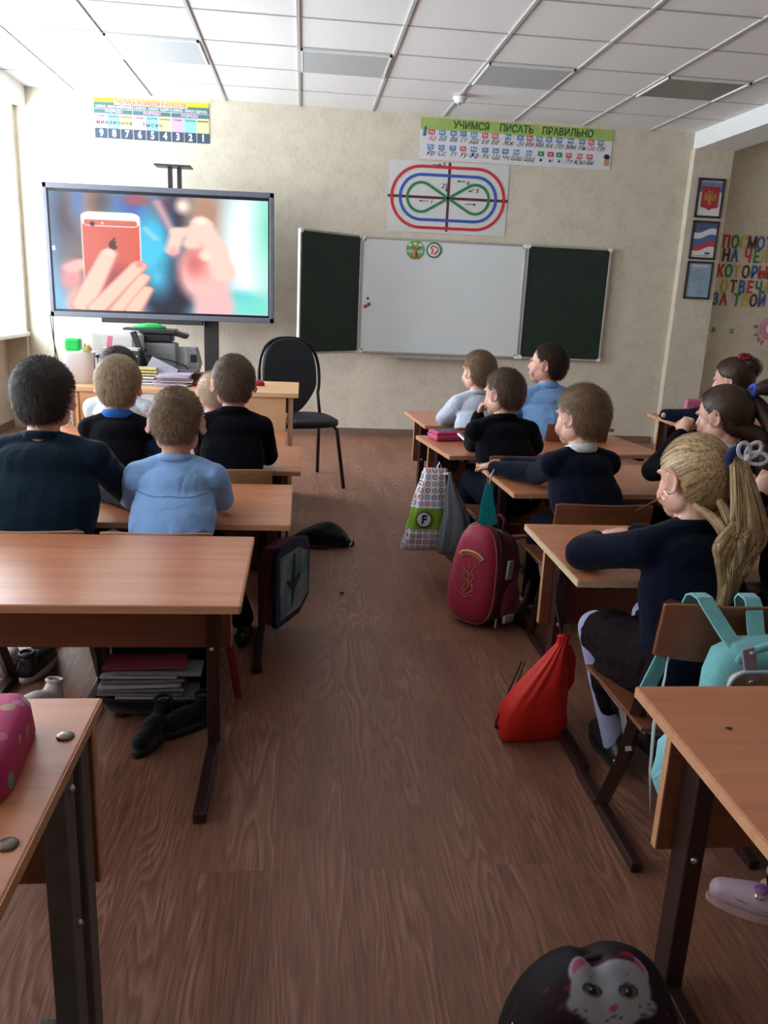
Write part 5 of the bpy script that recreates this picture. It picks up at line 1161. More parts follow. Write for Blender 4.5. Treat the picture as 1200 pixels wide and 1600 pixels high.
# crimson schoolbag
t = thing('schoolbag', 'crimson hard-shell schoolbag with a gold emblem standing on the aisle floor', 'backpack', (2.585, -4.33, 0), rz=-.80, rot=None)
t.rotation_euler = (-.10, .03, -.80)
M_CR = fabric('crimson_shell', (.30, .018, .05, 1), rough=.55, wr=.05, sheen=.1); M_CRD = fabric('dark_crimson_fabric', (.13, .008, .025, 1), wr=.4); REF = plain('reflective_strip', (.42, .42, .42, 1), .3, .2); GOLD = plain('worn_gold_print', (.42, .22, .06, 1), .45)
def shellout(w0, w1, h, r=.05): 
    pts = []
    for k in range(40):
        a = 2*PI*k/40; s, c = math.sin(a), math.cos(a); v = .5+.5*math.copysign(abs(s)**.7, s); w_ = (w0+(w1-w0)*v)/2; pts.append((w_*math.copysign(abs(c)**.62, c), h*v))
    return pts
def layered(name, mat, par, prof, z0=0):
    """closed body built from outlines (w0,w1,h,y,zoff) front to back"""
    bm = bmesh.new(); R_ = []
    for (w0, w1, h_, y, zo) in prof: R_.append([bm.verts.new((x, y, z+zo+z0)) for x, z in shellout(w0, w1, h_)])
    for A, Bq in zip(R_, R_[1:]):
        for k in range(40): bm.faces.new((A[k], A[(k+1) % 40], Bq[(k+1) % 40], Bq[k]))
    bm.faces.new(R_[0]); bm.faces.new(R_[-1][::-1]); return obj(name, bm, mat, par, smooth=True)
layered('front_shell', M_CR, t, [(.06, .05, .22, -.123, .08), (.15, .11, .31, -.118, .040), (.215, .155, .365, -.108, .016), (.24, .175, .39, -.085, .006), (.245, .18, .395, -.060, .004)], .004)
layered('back_body', M_CRD, t, [(.245, .18, .392, -.060, .006), (.25, .19, .385, -.02, .004), (.25, .20, .37, .05, .004), (.23, .19, .35, .085, .008), (.20, .15, .31, .095, .02)], .0)
o = obj('zip', T([(x*1.01, -.062, z+.004) for x, z in shellout(.248, .184, .40)], .005, n=6, closed=True), M_BLACK, t); o2 = obj('piping', T([(x, -.088, z+.008) for x, z in shellout(.238, .172, .387)], .0025, n=6, closed=True), plain('pale_piping', (.45, .2, .15, 1), .6), t)
obj('zip_pull', T([(.125, -.072, .055), (.128, -.078, .02)], .004, n=6), M_STEEL, t)
obj('handle', T([(-.035, .03, .36), (-.03, .035, .42), (.0, .04, .435), (.03, .035, .42), (.035, .03, .36)], .010, n=8, flat=.5), M_CRD, t, smooth=True)
obj('shoulder_strap', T([(.05, .08, .35), (.09, .12, .36), (.125, .15, .25), (.13, .13, .1), (.10, .10, .03)], .022, n=8, flat=.35), M_CRD, t, smooth=True)
obj('side_pocket', E_((.128, .01, .11), (.022, .055, .09)), M_CRD, t, smooth=True)
for z, hh in ((.245, .075), (.055, .030)): o = obj('reflective_strip', B((.118 if z > .2 else .148, -.02, z), (.012, .035 if z > .2 else .07, hh)), REF, t); bev(o, .002)
def on_front(x, z): return Vector((x, -.1215-.004*(1-min(1, (x/.08)**2)), z))
bm = bmesh.new(); tube(bm, [on_front(.055*math.sin(a), .265+.030*math.cos(a)) for a in [-.1-1.1+2.4*k/12 for k in range(13)]], .011, n=6, flat=.25, up=(0, 1, 0)); obj('emblem_ribbon', bm, GOLD, t)
bm = bmesh.new()
for pts in ([(-.03, .24), (-.01, .22), (-.02, .20), (.0, .18), (-.02, .15), (-.005, .13)], [(.03, .25), (.012, .225), (.03, .20), (.015, .18), (.03, .15), (.0, .125)], [(-.035, .17), (0, .19), (.035, .165)], [(-.03, .13), (0, .115), (.03, .13)], [(0, .245), (0, .20), (.01, .16), (-.005, .14)], [(-.025, .225), (.02, .205)]):
    tube(bm, [on_front(x, z) for x, z in pts], .0028, n=5, up=(0, 1, 0), flat=.4)
obj('emblem_figure', bm, plain('faded_gold_print', (.34, .12, .04, 1), .5), t)
bm = bmesh.new()
for k in range(11):
    a = -.85+1.75*k/10; c = on_front(.055*math.sin(a), .265+.030*math.cos(a)); box(bm, c+Vector((0, -.004, 0)), (.003, .001, .010))
obj('emblem_lettering', bm, M_CR, t)

# drawstring bag
RED = fabric('red_nylon', (.62, .022, .014, 1), rough=.5, wr=.25, sheen=0)
t = thing('drawstring_bag', 'bright red drawstring bag with black cords propped against a desk leg', 'bag', (2.553, -5.235, 0), rz=.12)
bm = bmesh.new()
rows = dense([(.015, 0, .0, .088, .022, 5), (.006, 0, .010, .102, .034, 5), (.002, 0, .05, .108, .046, 4), (.004, 0, .10, .100, .050, 3.2), (.024, 0, .17, .074, .046, 2.6), (.052, 0, .245, .038, .03, 2.2), (.072, 0, .30, .015, .013, 2), (.078, 0, .325, .019, .011, 2)], 4)
def rb(p, a, t_, c):
    k = 1+(.13*max(0, t_-.42)*2.2)*math.sin(9*a+1.5*math.sin(3*a))+.03*mnoise.noise(p*18)
    q = c+(p-c)*k; return q+Vector((0, 0, .008*math.sin(a*2+1)*(1-t_)*(t_ < .1)))
loft(bm, rows, n=80, fn=rb); obj('pouch', bm, RED, t, smooth=True)
bm = bmesh.new(); loft(bm, dense([(.10, .03, .10, .01, .012, 2), (.12, .035, .16, .022, .02, 2), (.118, .035, .24, .022, .02, 2), (.10, .02, .285, .012, .01, 2)], 3), n=24); obj('pouch_back', bm, RED, t, smooth=True)
CORD = plain('black_cord', (.012, .01, .01, 1), .6)
obj('cord', T([(-.115, -.01, .045), (-.112, -.005, .06), (-.06, .04, .14), (-.02, .06, .22)], .0028, n=6), CORD, t); obj('cord', T([(-.108, -.01, .045), (-.05, .03, .14), (-.012, .055, .22)], .0025, n=6), CORD, t)
obj('cord', T([(.072, 0, .31), (.085, -.01, .25), (.095, -.012, .12), (.088, -.01, .02)], .0032, n=6), CORD, t); obj('cord', T([(.072, 0, .31), (.065, .05, .40), (.06, .06, .50)], .003, n=6), CORD, t)
obj('eyelet', E_((-.106, -.004, .045), (.008, .006, .008)), CORD, t, smooth=True)

# patterned carrier bag with the letter F and grey carrier bag, hanging at the fourth desk of the right row
m, nt, b = new_mat('carrier_print')
tc = N(nt, 'ShaderNodeTexCoord'); mp = N(nt, 'ShaderNodeMapping'); nt.links.new(tc.outputs['Object'], mp.inputs[0]); mp.inputs['Scale'].default_value = (34, 34, 34)
sx_ = N(nt, 'ShaderNodeSeparateXYZ'); nt.links.new(mp.outputs[0], sx_.inputs[0]); fx = mathn(nt, 'SUBTRACT', mathn(nt, 'FRACT', sx_.outputs[0]), .5); fz = mathn(nt, 'SUBTRACT', mathn(nt, 'FRACT', sx_.outputs[2]), .5)
dd = mathn(nt, 'SQRT', mathn(nt, 'ADD', mathn(nt, 'MULTIPLY', fx, fx), mathn(nt, 'MULTIPLY', fz, fz))); ring_ = mathn(nt, 'COMPARE', dd, .30, .075); dot_ = mathn(nt, 'LESS_THAN', dd, .12)
cb = N(nt, 'ShaderNodeCombineXYZ'); nt.links.new(mathn(nt, 'FLOOR', sx_.outputs[0]), cb.inputs[0]); nt.links.new(mathn(nt, 'FLOOR', sx_.outputs[2]), cb.inputs[2]); wn = N(nt, 'ShaderNodeTexWhiteNoise'); nt.links.new(cb.outputs[0], wn.inputs[0])
rc = ramp(nt, wn.outputs[0], [(0, (.30, .03, .18, 1)), (.22, (.06, .03, .12, 1)), (.42, (.04, .28, .40, 1)), (.6, (.10, .04, .22, 1)), (.8, (.45, .10, .12, 1)), (1, (.03, .22, .20, 1))])
nt.nodes[-1]
base = mix(nt, mathn(nt, 'MAXIMUM', ring_, mathn(nt, 'MULTIPLY', dot_, .7)), (.76, .68, .72, 1), rc)
sep2 = N(nt, 'ShaderNodeSeparateXYZ'); nt.links.new(tc.outputs['Object'], sep2.inputs[0]); band = mathn(nt, 'COMPARE', sep2.outputs[2], .240, .048)
base = mix(nt, band, base, (.20, .36, .03, 1)); nt.links.new(base, b.inputs['Base Color']); b.inputs['Roughness'].default_value = .3
n1 = N(nt, 'ShaderNodeTexNoise', i_Scale=24.0, i_Detail=3.0, i_Distortion=1.5); nt.links.new(tc.outputs['Object'], n1.inputs[0]); bp = N(nt, 'ShaderNodeBump', i_Strength=.6, i_Distance=.006); nt.links.new(n1.outputs[0], bp.inputs['Height']); nt.links.new(bp.outputs[0], b.inputs['Normal']); M_CARR = m
t = thing('carrier_bag', 'carrier bag with coloured rings, green band and letter F', 'bag', (2.435, -3.86, .06), rz=0)
def wr_(p, a, t_, c): return p+(p-c)*(.10*mnoise.noise(Vector((math.cos(a)*2, math.sin(a)*2, t_*7)))+.07*math.sin(7*a+6*t_)*t_)
bm = bmesh.new(); loft(bm, dense([(-.020, 0, .085, .088, .018, 4), (-.020, 0, .092, .095, .035, 3.5), (-.012, 0, .16, .088, .050, 3), (-.006, 0, .25, .083, .050, 2.6), (.004, 0, .34, .072, .040, 2.4), (.014, 0, .42, .056, .026, 2.4), (.022, 0, .462, .050, .012, 2.6)], 4), n=64, fn=wr_)
obj('bag_body', bm, M_CARR, t, smooth=True)
obj('logo_disc', T([(-.028, -.052, .240), (-.028, -.0585, .240)], .030, n=30), M_PAPER, t); obj('logo_ring', T([(-.028+.036*math.cos(a), -.054, .240+.036*math.sin(a)) for a in [2*PI*k/32 for k in range(32)]], .0026, n=6, closed=True), plain('logo_dark_green', (.02, .07, .03, 1), .5), t)
text('logo_letter', 'F', .052, (-.028, -.060, .240), plain('logo_navy', (.02, .02, .12, 1), .5), t, bold=.04)
obj('bag_handle', T([(.05, -.01, .44), (.075, -.02, .445), (.10, -.015, .40), (.115, -.01, .34), (.105, -.005, .30)], [.010, .015, .018, .016, .008], n=8, flat=.35), M_PAPER, t, smooth=True)
obj('hanging_loop', T([(.02, .0, .45), (.035, .0, .49), (.05, .0, .455)], .006, n=8, flat=.4), M_PAPER, t)
m, nt, b = new_mat('grey_film'); b.inputs['Base Color'].default_value = (.15, .17, .19, 1); b.inputs['Roughness'].default_value = .28; b.inputs['Alpha'].default_value = .93
tc = N(nt, 'ShaderNodeTexCoord'); mp = N(nt, 'ShaderNodeMapping'); mp.inputs['Scale'].default_value = (5, 5, 1.0); nt.links.new(tc.outputs['Object'], mp.inputs[0]); n1 = N(nt, 'ShaderNodeTexNoise', i_Scale=9.0, i_Detail=3.0, i_Distortion=1.0); nt.links.new(mp.outputs[0], n1.inputs[0]); bp = N(nt, 'ShaderNodeBump', i_Strength=.9, i_Distance=.008); nt.links.new(n1.outputs[0], bp.inputs['Height']); nt.links.new(bp.outputs[0], b.inputs['Normal'])
t = thing('plastic_bag', 'creased grey plastic bag hanging in front of the ring-patterned carrier bag', 'bag', (2.535, -3.955, .04))
bm = bmesh.new(); loft(bm, dense([(-.005, 0, .115, .050, .02, 2.4), (.0, 0, .125, .068, .035, 2.4), (.01, 0, .20, .072, .05, 2.2), (.008, 0, .29, .056, .04, 2.2), (-.012, 0, .38, .030, .022, 2), (-.030, 0, .46, .010, .008, 2), (-.034, 0, .485, .006, .006, 2)], 5), n=72, fn=lambda p, a, t_, c: p+(p-c)*(.13*math.sin(8*a+2*math.sin(2*a))*(.3+t_)+.10*mnoise.noise(p*14)))
obj('bag_body', bm, m, t, smooth=True)
# teal strap
TEALF = fabric('teal_ribbon', (.0, .22, .24, 1), wr=.2)
t = thing('lanyard', 'turquoise ribbon loop with a grey clip hanging from a chair back', 'lanyard', (2.575, -4.36, .40))
obj('ribbon', T([(.004, 0, .175), (-.010, 0, .10), (-.016, -.002, .02), (.008, -.003, .0), (.018, -.002, .01), (.022, 0, .10), (.008, 0, .175)], .0105, n=6, flat=.18, up=(0, 1, 0)), TEALF, t)
bm = bmesh.new(); plate(bm, [(-.016, .01), (.020, .005), (.05, .015), (.030, .10), (.006, .16)], .008); obj('cloth_fold', bm, TEALF, t)
obj('clip', T([(.006, 0, .17), (.010, 0, .20), (.02, 0, .23)], [.006, .009, .005], n=8, flat=.4), M_MG, t, smooth=True)
# mint backpack on the blond girl's chair
MINT = fabric('mint_canvas', (.135, .37, .385, 1), wr=.25, vary=.12); t = thing('backpack', 'mint green canvas backpack with beige window hung on a chair back', 'backpack', (2.795, -5.945, .200), rz=0)
bm = bmesh.new(); loft(bm, dense([(0, 0, .03, .09, .04, 3), (0, 0, .045, .115, .052, 3.2), (0, 0, .20, .128, .056, 3.2), (0, 0, .36, .128, .054, 3.2), (0, 0, .405, .118, .05, 3), (0, .006, .425, .085, .035, 2.6), (0, .01, .434, .03, .015, 2.2)], 3), n=56); body = obj('main_compartment', bm, MINT, t, smooth=True)
m, nt, b = new_mat('clear_window'); tc = N(nt, 'ShaderNodeTexCoord'); n1 = N(nt, 'ShaderNodeTexNoise', i_Scale=7.0, i_Detail=3.0); nt.links.new(tc.outputs['Object'], n1.inputs[0])
nt.links.new(ramp(nt, n1.outputs[0], [(.3, (.16, .12, .075, 1)), (.55, (.32, .26, .18, 1)), (.8, (.50, .45, .36, 1))]), b.inputs['Base Color']); b.inputs['Roughness'].default_value = .2
bm = bmesh.new(); plate(bm, rrect(.225, .33, .03, cz=.228), .02); o = obj('front_window', bm, m, t); o.location = (0, -.055, 0); bev(o, .006)
obj('window_piping', T([(x, -.066, z) for x, z in rrect(.232, .335, .033, cz=.228)], .0042, n=6, closed=True), plain('pale_blue_piping', (.38, .48, .55, 1), .5), t, smooth=True)
bm = bmesh.new(); tube(bm, [(-.09, -.067, .335), (-.05, -.068, .345), (.0, -.068, .335), (.05, -.068, .325), (.08, -.067, .31)], .0025, n=6); obj('crease', bm, plain('crease_tan', (.24, .17, .11, 1), .5), t)
for s in (-1, 1): obj('shoulder_strap', ribbon([(-.055+s*.020, -.022, .41), (-.052+s*.034, .035, .44), (-.049+s*.050, .086, .474), (-.049+s*.051, .098, .4815), (-.049+s*.053, .125, .4815), (-.049+s*.055, .140, .470), (-.049+s*.085, .150, .36), (-.049+s*.13, .155, .22)], .034, .005), MINT, t)
obj('carry_handle', T([(-.085, -.035, .40), (-.088, -.055, .43), (-.05, -.070, .452), (.01, -.074, .470), (.06, -.070, .462), (.085, -.06, .44), (.082, -.03, .405)], .0105, n=8, flat=.55), MINT, t, smooth=True)
LIL_ = plain('lilac_grey_leather', (.22, .20, .27, 1), .5); o = obj('leather_tab', B((-.078, -.062, .408), (.026, .008, .075), Matrix.Rotation(-.28, 3, 'Y')), LIL_, t); bev(o, .002)
for z in (.375, .435): obj('rivet', E_((-.070-.008*(z > .4)-.004, -.068, z), (.005, .003, .005)), M_STEEL, o, smooth=True)
bm = bmesh.new(); loft(bm, dense([(-.125, .0, .005, .02, .02, 2), (-.128, 0, .045, .045, .035, 2.2), (-.150, 0, .13, .054, .042, 2.4), (-.150, 0, .20, .048, .04, 2.4), (-.130, 0, .25, .03, .035, 2.4)], 4), n=40, fn=lambda p, a, t_, c: p+(p-c)*(.12*mnoise.noise(p*20)+.05*math.sin(6*a+5*t_)))
obj('side_pocket', bm, fabric('mint_nylon', (.20, .48, .52, 1), rough=.5, wr=.6), t, smooth=True)
obj('side_strap', T([(-.118, -.045, .12), (-.112, -.046, .03)], .012, n=6, flat=.2, up=(0, 1, 0)), LIL_, t)
t = thing('water_bottle', 'white bottle with navy band in the side pocket of the mint backpack', 'bottle', (2.672, -5.975, .345))
bm = bmesh.new(); loft(bm, [(0, 0, 0, .024, .024, 2), (0, 0, .10, .024, .024, 2), (0, 0, .115, .016, .016, 2), (0, 0, .13, .014, .014, 2)], n=24); obj('body', bm, WP, t, smooth=True); obj('band', T([(0, 0, .045), (0, 0, .066)], .0252, n=24), plain('navy_band', (.02, .03, .10, 1), .4), t, smooth=True)
# grey strap hanging at the chair
tag(obj('hanging_strap', T([(2.640, -5.835, .545), (2.632, -5.85, .50), (2.618, -5.86, .40), (2.630, -5.85, .28), (2.655, -5.83, .16)], [.003, .006, .009, .008, .004], n=6, flat=.3), plain('grey_webbing', (.34, .36, .36, 1), .7), smooth=True), 'grey webbing strap dangling at the left post of the mint backpack chair', 'strap')
# airplane schoolbag
t = thing('schoolbag', 'flat navy schoolbag with an airplane picture hanging at the end of the desk', 'schoolbag', (1.800, -4.525, .09), rz=1.13)
NAV = fabric('navy_nylon', (.006, .010, .045, 1), wr=.15); DRED = fabric('dark_red_gusset', (.085, .006, .012, 1), wr=.3)
w, h = .285, .30
out = [(-.138, .015), (-.125, .0), (.06, .0), (.14, .05), (.142, .24), (.12, .285), (.06, .30), (-.11, .30), (-.14, .27)]
bm = bmesh.new(); plate(bm, out, .02); o = obj('front_panel', bm, NAV, t); o.location.y = -.035; bev(o, .006)
bm = bmesh.new(); plate(bm, [(x*.96, z*.94+.01) for x, z in out], .055); o = obj('gusset', bm, DRED, t); bev(o, .01)
pic, nt, b = new_mat('airplane_sky'); tc = N(nt, 'ShaderNodeTexCoord'); n1 = N(nt, 'ShaderNodeTexNoise', i_Scale=9.0, i_Detail=4.0); nt.links.new(tc.outputs['Object'], n1.inputs[0]); nt.links.new(ramp(nt, n1.outputs[0], [(.3, (.03, .08, .13, 1)), (.5, (.09, .22, .25, 1)), (.7, (.34, .38, .42, 1))]), b.inputs['Base Color']); b.inputs['Roughness'].default_value = .35
bm = bmesh.new(); plate(bm, [(-.11, .03), (.05, .03), (.115, .07), (.115, .23), (.04, .265), (-.115, .265)], .004); o = obj('picture', bm, pic, t); o.location.y = -.047
bm = bmesh.new(); plate(bm, [(-.02, .05), (.0, .12), (.05, .16), (.035, .17), (-.0, .155), (.0, .25), (-.012, .255), (-.02, .155), (-.06, .165), (-.06, .155), (-.025, .12)], .003); o = obj('airplane', bm, M_INK, t); o.location.y = -.050
bm = bmesh.new(); plate(bm, [(-.09, .033), (.05, .033), (.112, .075), (.112, .10), (.0, .06)], .003); o = obj('runway', bm, M_MG, t); o.location.y = -.0495
obj('carry_strap', T([(-.05, 0, .30), (-.06, .0, .36), (-.04, .0, .41), (.0, .0, .43), (.04, 0, .40), (.03, 0, .30)], .010, n=6, flat=.3, up=(0, 1, 0)), DRED, t)
# black shoe bag in the aisle
bm = bmesh.new(); loft(bm, dense([(-.165, 0, 0, .001, .001, 2), (-.15, .01, 0, .016, .02, 2), (-.08, .0, 0, .040, .05, 2.2), (.0, 0, 0, .062, .07, 2.3), (.08, 0, 0, .060, .07, 2.3), (.13, 0, 0, .040, .055, 2.2), (.155, 0, 0, .02, .03, 2)], 4), n=36, fn=lambda p, a, t_, c: p+(p-c)*(.16*mnoise.noise(p*16)+.04*math.sin(5*a+7*t_)))
bm.transform(Matrix.Rotation(0, 4, 'X')); 
for v_ in bm.verts: x, y, z = v_.co; v_.co = (0, 0, 0)
bm.free()
t = thing('shoe_bag', 'limp black cloth bag lying on the aisle floor near the front', 'bag', (1.965, -3.36, 0), rz=-.08)
bm = bmesh.new(); secs = [(-.165, .006, .012), (-.14, .028, .035), (-.08, .045, .055), (-.02, .058, .068), (.04, .060, .072), (.09, .052, .068), (.13, .036, .055), (.155, .018, .03)]; R_ = []
for (x, hz, hy) in secs:
    ring_v = []
    for k in range(28):
        a = 2*PI*k/28; p = Vector((x, hy*math.cos(a), hz*math.sin(a)+hz)); p += Vector((0, (p.y)*.2*mnoise.noise(p*20), (p.z)*.22*mnoise.noise(p*14+Vector((3, 0, 0))))); p.z = max(.001, p.z); ring_v.append(bm.verts.new(p))
    R_.append(ring_v)
for A, Bq in zip(R_, R_[1:]):
    for k in range(28): bm.faces.new((A[k], A[(k+1) % 28], Bq[(k+1) % 28], Bq[k]))
bm.faces.new(R_[0]); bm.faces.new(R_[-1][::-1]); o = obj('cloth_body', bm, fabric('black_nylon', (.006, .006, .009, 1), rough=.6, wr=.5), t, smooth=True); sb = o.modifiers.new('s', 'SUBSURF'); sb.levels = sb.render_levels = 1
obj('red_trim', T([(-.16, -.02, .012), (-.10, -.052, .016), (-.03, -.070, .014), (.04, -.076, .012)], .008, n=6, flat=.8), DRED, t, smooth=True)
obj('toggle', T([(.15, -.03, .035), (.168, -.035, .045), (.172, -.04, .022), (.16, -.045, .012)], .007, n=8), M_BLACK, t, smooth=True); obj('toggle_ring', E_((.163, -.046, .045), (.008, .006, .006)), M_STEEL, t, smooth=True)
# open black school bag with workbooks under the left desk
t = thing('open_schoolbag', 'open black schoolbag on the floor under the left desk, full of workbooks', 'schoolbag', (1.445, -5.055, 0))
BN = MATS['black_nylon']
bm = bmesh.new(); loft(bm, dense([(0, 0, .012, .14, .045, 3), (0, 0, .02, .165, .060, 3), (0, 0, .05, .175, .068, 3), (0, 0, .062, .172, .066, 3), (0, 0, .060, .160, .056, 3), (0, 0, .03, .155, .05, 3)], 2), n=48, fn=lambda p, a, t_, c: p+(p-c)*.05*mnoise.noise(p*20)); obj('base_tray', bm, BN, t, smooth=True)
bm = bmesh.new(); plate(bm, [(-.15, .03), (.15, .03), (.155, .24), (.12, .27), (-.12, .27), (-.155, .24)], .03); o = obj('back_flap', bm, BN, t); o.location.y = .075; bev(o, .01)
for s in (-1, 1): obj('side_wall', B((s*.166, .02, .13), (.014, .10, .19)), BN, t)
obj('red_tag', B((.03, -.072, .038), (.04, .006, .022)), DRED, t); 
obj('red_strap', T([(.195, .0, .27), (.21, .01, .20), (.225, .03, .09), (.232, .05, .012)], .012, n=6, flat=.25, up=(0, 1, 0)), fabric('red_webbing', (.25, .01, .03, 1)), t); obj('red_strap', T([(-.17, .05, .25), (-.175, .03, .14), (-.165, .0, .06)], .006, n=6), MATS['red_webbing'], t)
WB1 = plain('workbook_grey', (.20, .20, .22, 1), .5, vary=.15); WB2 = plain('workbook_white', (.42, .42, .44, 1), .5, vary=.1); WB3 = plain('workbook_red', (.20, .03, .05, 1), .5)
r_ = random.Random(5); names = [('white', WB2), ('grey', WB1), ('grey', WB1), ('white', WB2), ('grey', WB1), ('white', WB2), ('grey', WB1), ('red', WB3)]
ordn = ['lowest', 'second from the bottom', 'third from the bottom', 'fourth from the bottom', 'fifth from the bottom', 'third from the top', 'second from the top', 'topmost']
for k, (cn, m_) in enumerate(names):
    z = .068+k*.0135; w_ = .22+.03*r_.random(); o = obj('workbook', B((0, 0, 0), (w_, .10, .0085)), m_, loc=(1.43+r_.uniform(-.035, .03), -5.062+r_.uniform(-.012, .004), z), rot=(0, r_.uniform(-.03, .03), r_.uniform(-.06, .06))); bev(o, .002)
    tag(o, '%s workbook in the open black schoolbag under the left desk, %s' % (cn, ordn[k]), 'workbook', 'workbooks in the open schoolbag')
t = thing('key_ring', 'round metal medallion on a key ring hanging from the open schoolbag', 'key ring', (1.545, -5.135, .07)); BR = plain('dull_brass', (.22, .17, .10, 1), .4, .7)
obj('ring', T([(.016*math.cos(a), 0, .016*math.sin(a)) for a in [2*PI*k/18 for k in range(18)]], .0016, n=6, closed=True), BR, t); obj('chain', T([(0, 0, -.016), (.001, 0, -.034)], .0014, n=6), BR, t)
md = obj('medallion', T([(0, -.002, -.050), (0, .002, -.050)], .0165, n=26), BR, t); obj('medallion_rim', T([(.0165*math.cos(a), -.001, -.050+.0165*math.sin(a)) for a in [2*PI*k/22 for k in range(22)]], .002, n=6, closed=True), M_STEEL, md)
# shoes on the floor at the left
def shoe(label, x, y, rz, mat, sole, roll=0, z=0, band=None):
    t = thing('shoe', label, 'shoe', (x, y, z), rot=(roll, 0, rz))
    v = Vox(); v.chain([(0, -.07, .035), (0, .0, .038), (0, .08, .028)], [.030, .033, .026]); v.cap((0, -.065, .04), (0, -.06, .068), .028, .027); obj('upper', v.mesh('upper', .005, 3), mat, t, smooth=True)
    bm = bmesh.new(); rg = []
    for zz, g in ((.0, 1.0), (.018, 1.03), (.022, .98)): rg.append([bm.verts.new((.036*g*math.sin(2*PI*k/24), .005+.108*g*math.cos(2*PI*k/24), zz)) for k in range(24)])
    for A, Bq in zip(rg, rg[1:]):
        for k in range(24): bm.faces.new((A[k], A[(k+1) % 24], Bq[(k+1) % 24], Bq[k]))
    bm.faces.new(rg[0][::-1]); bm.faces.new(rg[-1]); obj('sole', bm, sole, t, smooth=True)
    if band: obj('side_stripe', T([(-.034, -.01, .05), (-.037, .03, .03)], .009, n=6, flat=.4), band, t)
    obj('opening', T([(.022*math.cos(a), -.062+.024*math.sin(a), .093) for a in [2*PI*k/16 for k in range(16)]], .006, n=6, closed=True), mat, t, smooth=True)
    return t
shoe('pink and white sneaker on the floor at the left edge under the desks', .905, -4.79, .1, PSH, SOLE, band=WP)
shoe('black sneaker with white sole and stripe beside the pink sneaker at left', 1.005, -4.79, -.18, SHOE, SOLE, band=WP)
shoe('white slip-on shoe tilted behind the lower left desk', 1.085, -5.09, 2.6, WP, plain('lilac_sole', (.35, .32, .42, 1), .6), roll=.25, z=.008)
shoe('black slipper lying on the floor in front of the open schoolbag', 1.455, -5.22, 2.85, BN, M_BLACKM)
shoe('black slipper behind the other one, next to the desk leg', 1.535, -5.17, 2.2, BN, M_BLACKM)
# pencil cases and small things on desks
m, nt, b = new_mat('flower_print'); tc = N(nt, 'ShaderNodeTexCoord'); vo = N(nt, 'ShaderNodeTexVoronoi', i_Scale=34.0); nt.links.new(tc.outputs['Object'], vo.inputs[0])
sel = mathn(nt, 'LESS_THAN', vo.outputs['Distance'], .36); spr = N(nt, 'ShaderNodeSeparateColor'); nt.links.new(vo.outputs['Color'], spr.inputs[0]); fc = ramp(nt, spr.outputs[0], [(.0, (.42, .08, .22, 1)), (.4, (.62, .30, .38, 1)), (.65, (.12, .30, .17, 1)), (.9, (.50, .20, .12, 1))])
nt.links.new(mix(nt, mathn(nt, 'MULTIPLY', sel, mathn(nt, 'GREATER_THAN', spr.outputs[1], .35)), (.40, .015, .11, 1), fc), b.inputs['Base Color']); b.inputs['Roughness'].default_value = .7
t = thing('pencil_case', 'open pink flowered pencil case on the lower left desk', 'pencil case', (1.440, -6.330, .62), rz=.10)
bm = bmesh.new(); loft(bm, [(0, 0, .0, .048, .098, 5), (0, 0, .004, .052, .103, 5), (0, 0, .045, .050, .101, 4), (0, 0, .056, .044, .095, 4), (.004, 0, .061, .034, .085, 3.5), (.006, 0, .063, .012, .03, 3)], n=48); obj('case_body', bm, m, t, smooth=True)
HP = plain('hot_pink_zip', (.55, .04, .22, 1), .5); obj('zip_edge', T([(-.018+.014*math.cos(a), -.01+.073*math.sin(a), .0635) for a in [2*PI*k/32 for k in range(32)]], .0035, n=6, closed=True), HP, t, smooth=True)
obj('dark_lining', E_((-.018, -.01, .0615), (.013, .070, .004)), plain('dark_lining', (.03, .008, .03, 1), .8), t)
HPK = fabric('bright_pink_case', (.48, .02, .12, 1), rough=.5, wr=.1)
t = thing('pencil_case', 'zipped hot pink hard pencil case on the fourth desk of the right row', 'pencil case', (2.595, -3.325, .561), rz=.30)
o = obj('lower_half', B((0, 0, .0115), (.17, .11, .022)), HPK, t); bev(o, .009, 3); o = obj('upper_half', B((0, 0, .035), (.17, .11, .021)), HPK, t); bev(o, .009, 3); obj('zip', B((0, 0, .0235), (.173, .113, .004)), plain('zip_pale', (.5, .25, .3, 1), .5), t)
obj('lid_picture', B((0, 0, .0462), (.13, .08, .002)), plain('lid_print', (.10, .04, .10, 1), .5, vary=.7, scale=40), t)
t = thing('notebook', 'dark open notebook with a pale edge beside the black blazer elbow', 'notebook', (2.665, -3.50, .590), rot=(.35, .25, .5)); obj('cover', B((0, 0, .012), (.07, .09, .004)), M_BLACK, t); obj('pages', B((-.03, 0, .004), (.022, .085, .008)), M_PAPER, t)
t = thing('eraser_strip', 'small white ruler piece near the hands of the navy sweater', 'ruler', (2.70, -4.05, .573)); obj('strip', B((0, 0, .005), (.018, .05, .006)), M_PAPER, t); obj('mark_lines', B((0, 0, .0085), (.014, .002, .001)), M_INK, t)
t = thing('pink_pouch', 'pink pouch standing on the far right desk', 'pouch', (4.13, -2.83, .650), rz=-.2)
o = obj('body', B((0, 0, .05), (.12, .05, .10)), plain('pouch_pink', (.48, .12, .22, 1), .5, vary=.2), t); bev(o, .016, 3); obj('flap_line', T([(-.05, -.027, .065), (0, -.029, .05), (.05, -.027, .065)], .003, n=6), plain('pouch_light', (.6, .3, .36, 1), .5), t)
o = tag(obj('red_folder', B((4.03, -2.955, .655), (.24, .28, .010), Matrix.Rotation(-.3, 3, 'Z')), plain('folder_red', (.40, .04, .07, 1), .4)), 'thin red and lilac folder at the corner of the far right desk', 'folder'); o2 = obj('pages', B((4.03, -2.955, .662), (.225, .27, .004), Matrix.Rotation(-.3, 3, 'Z')), LIL, o)
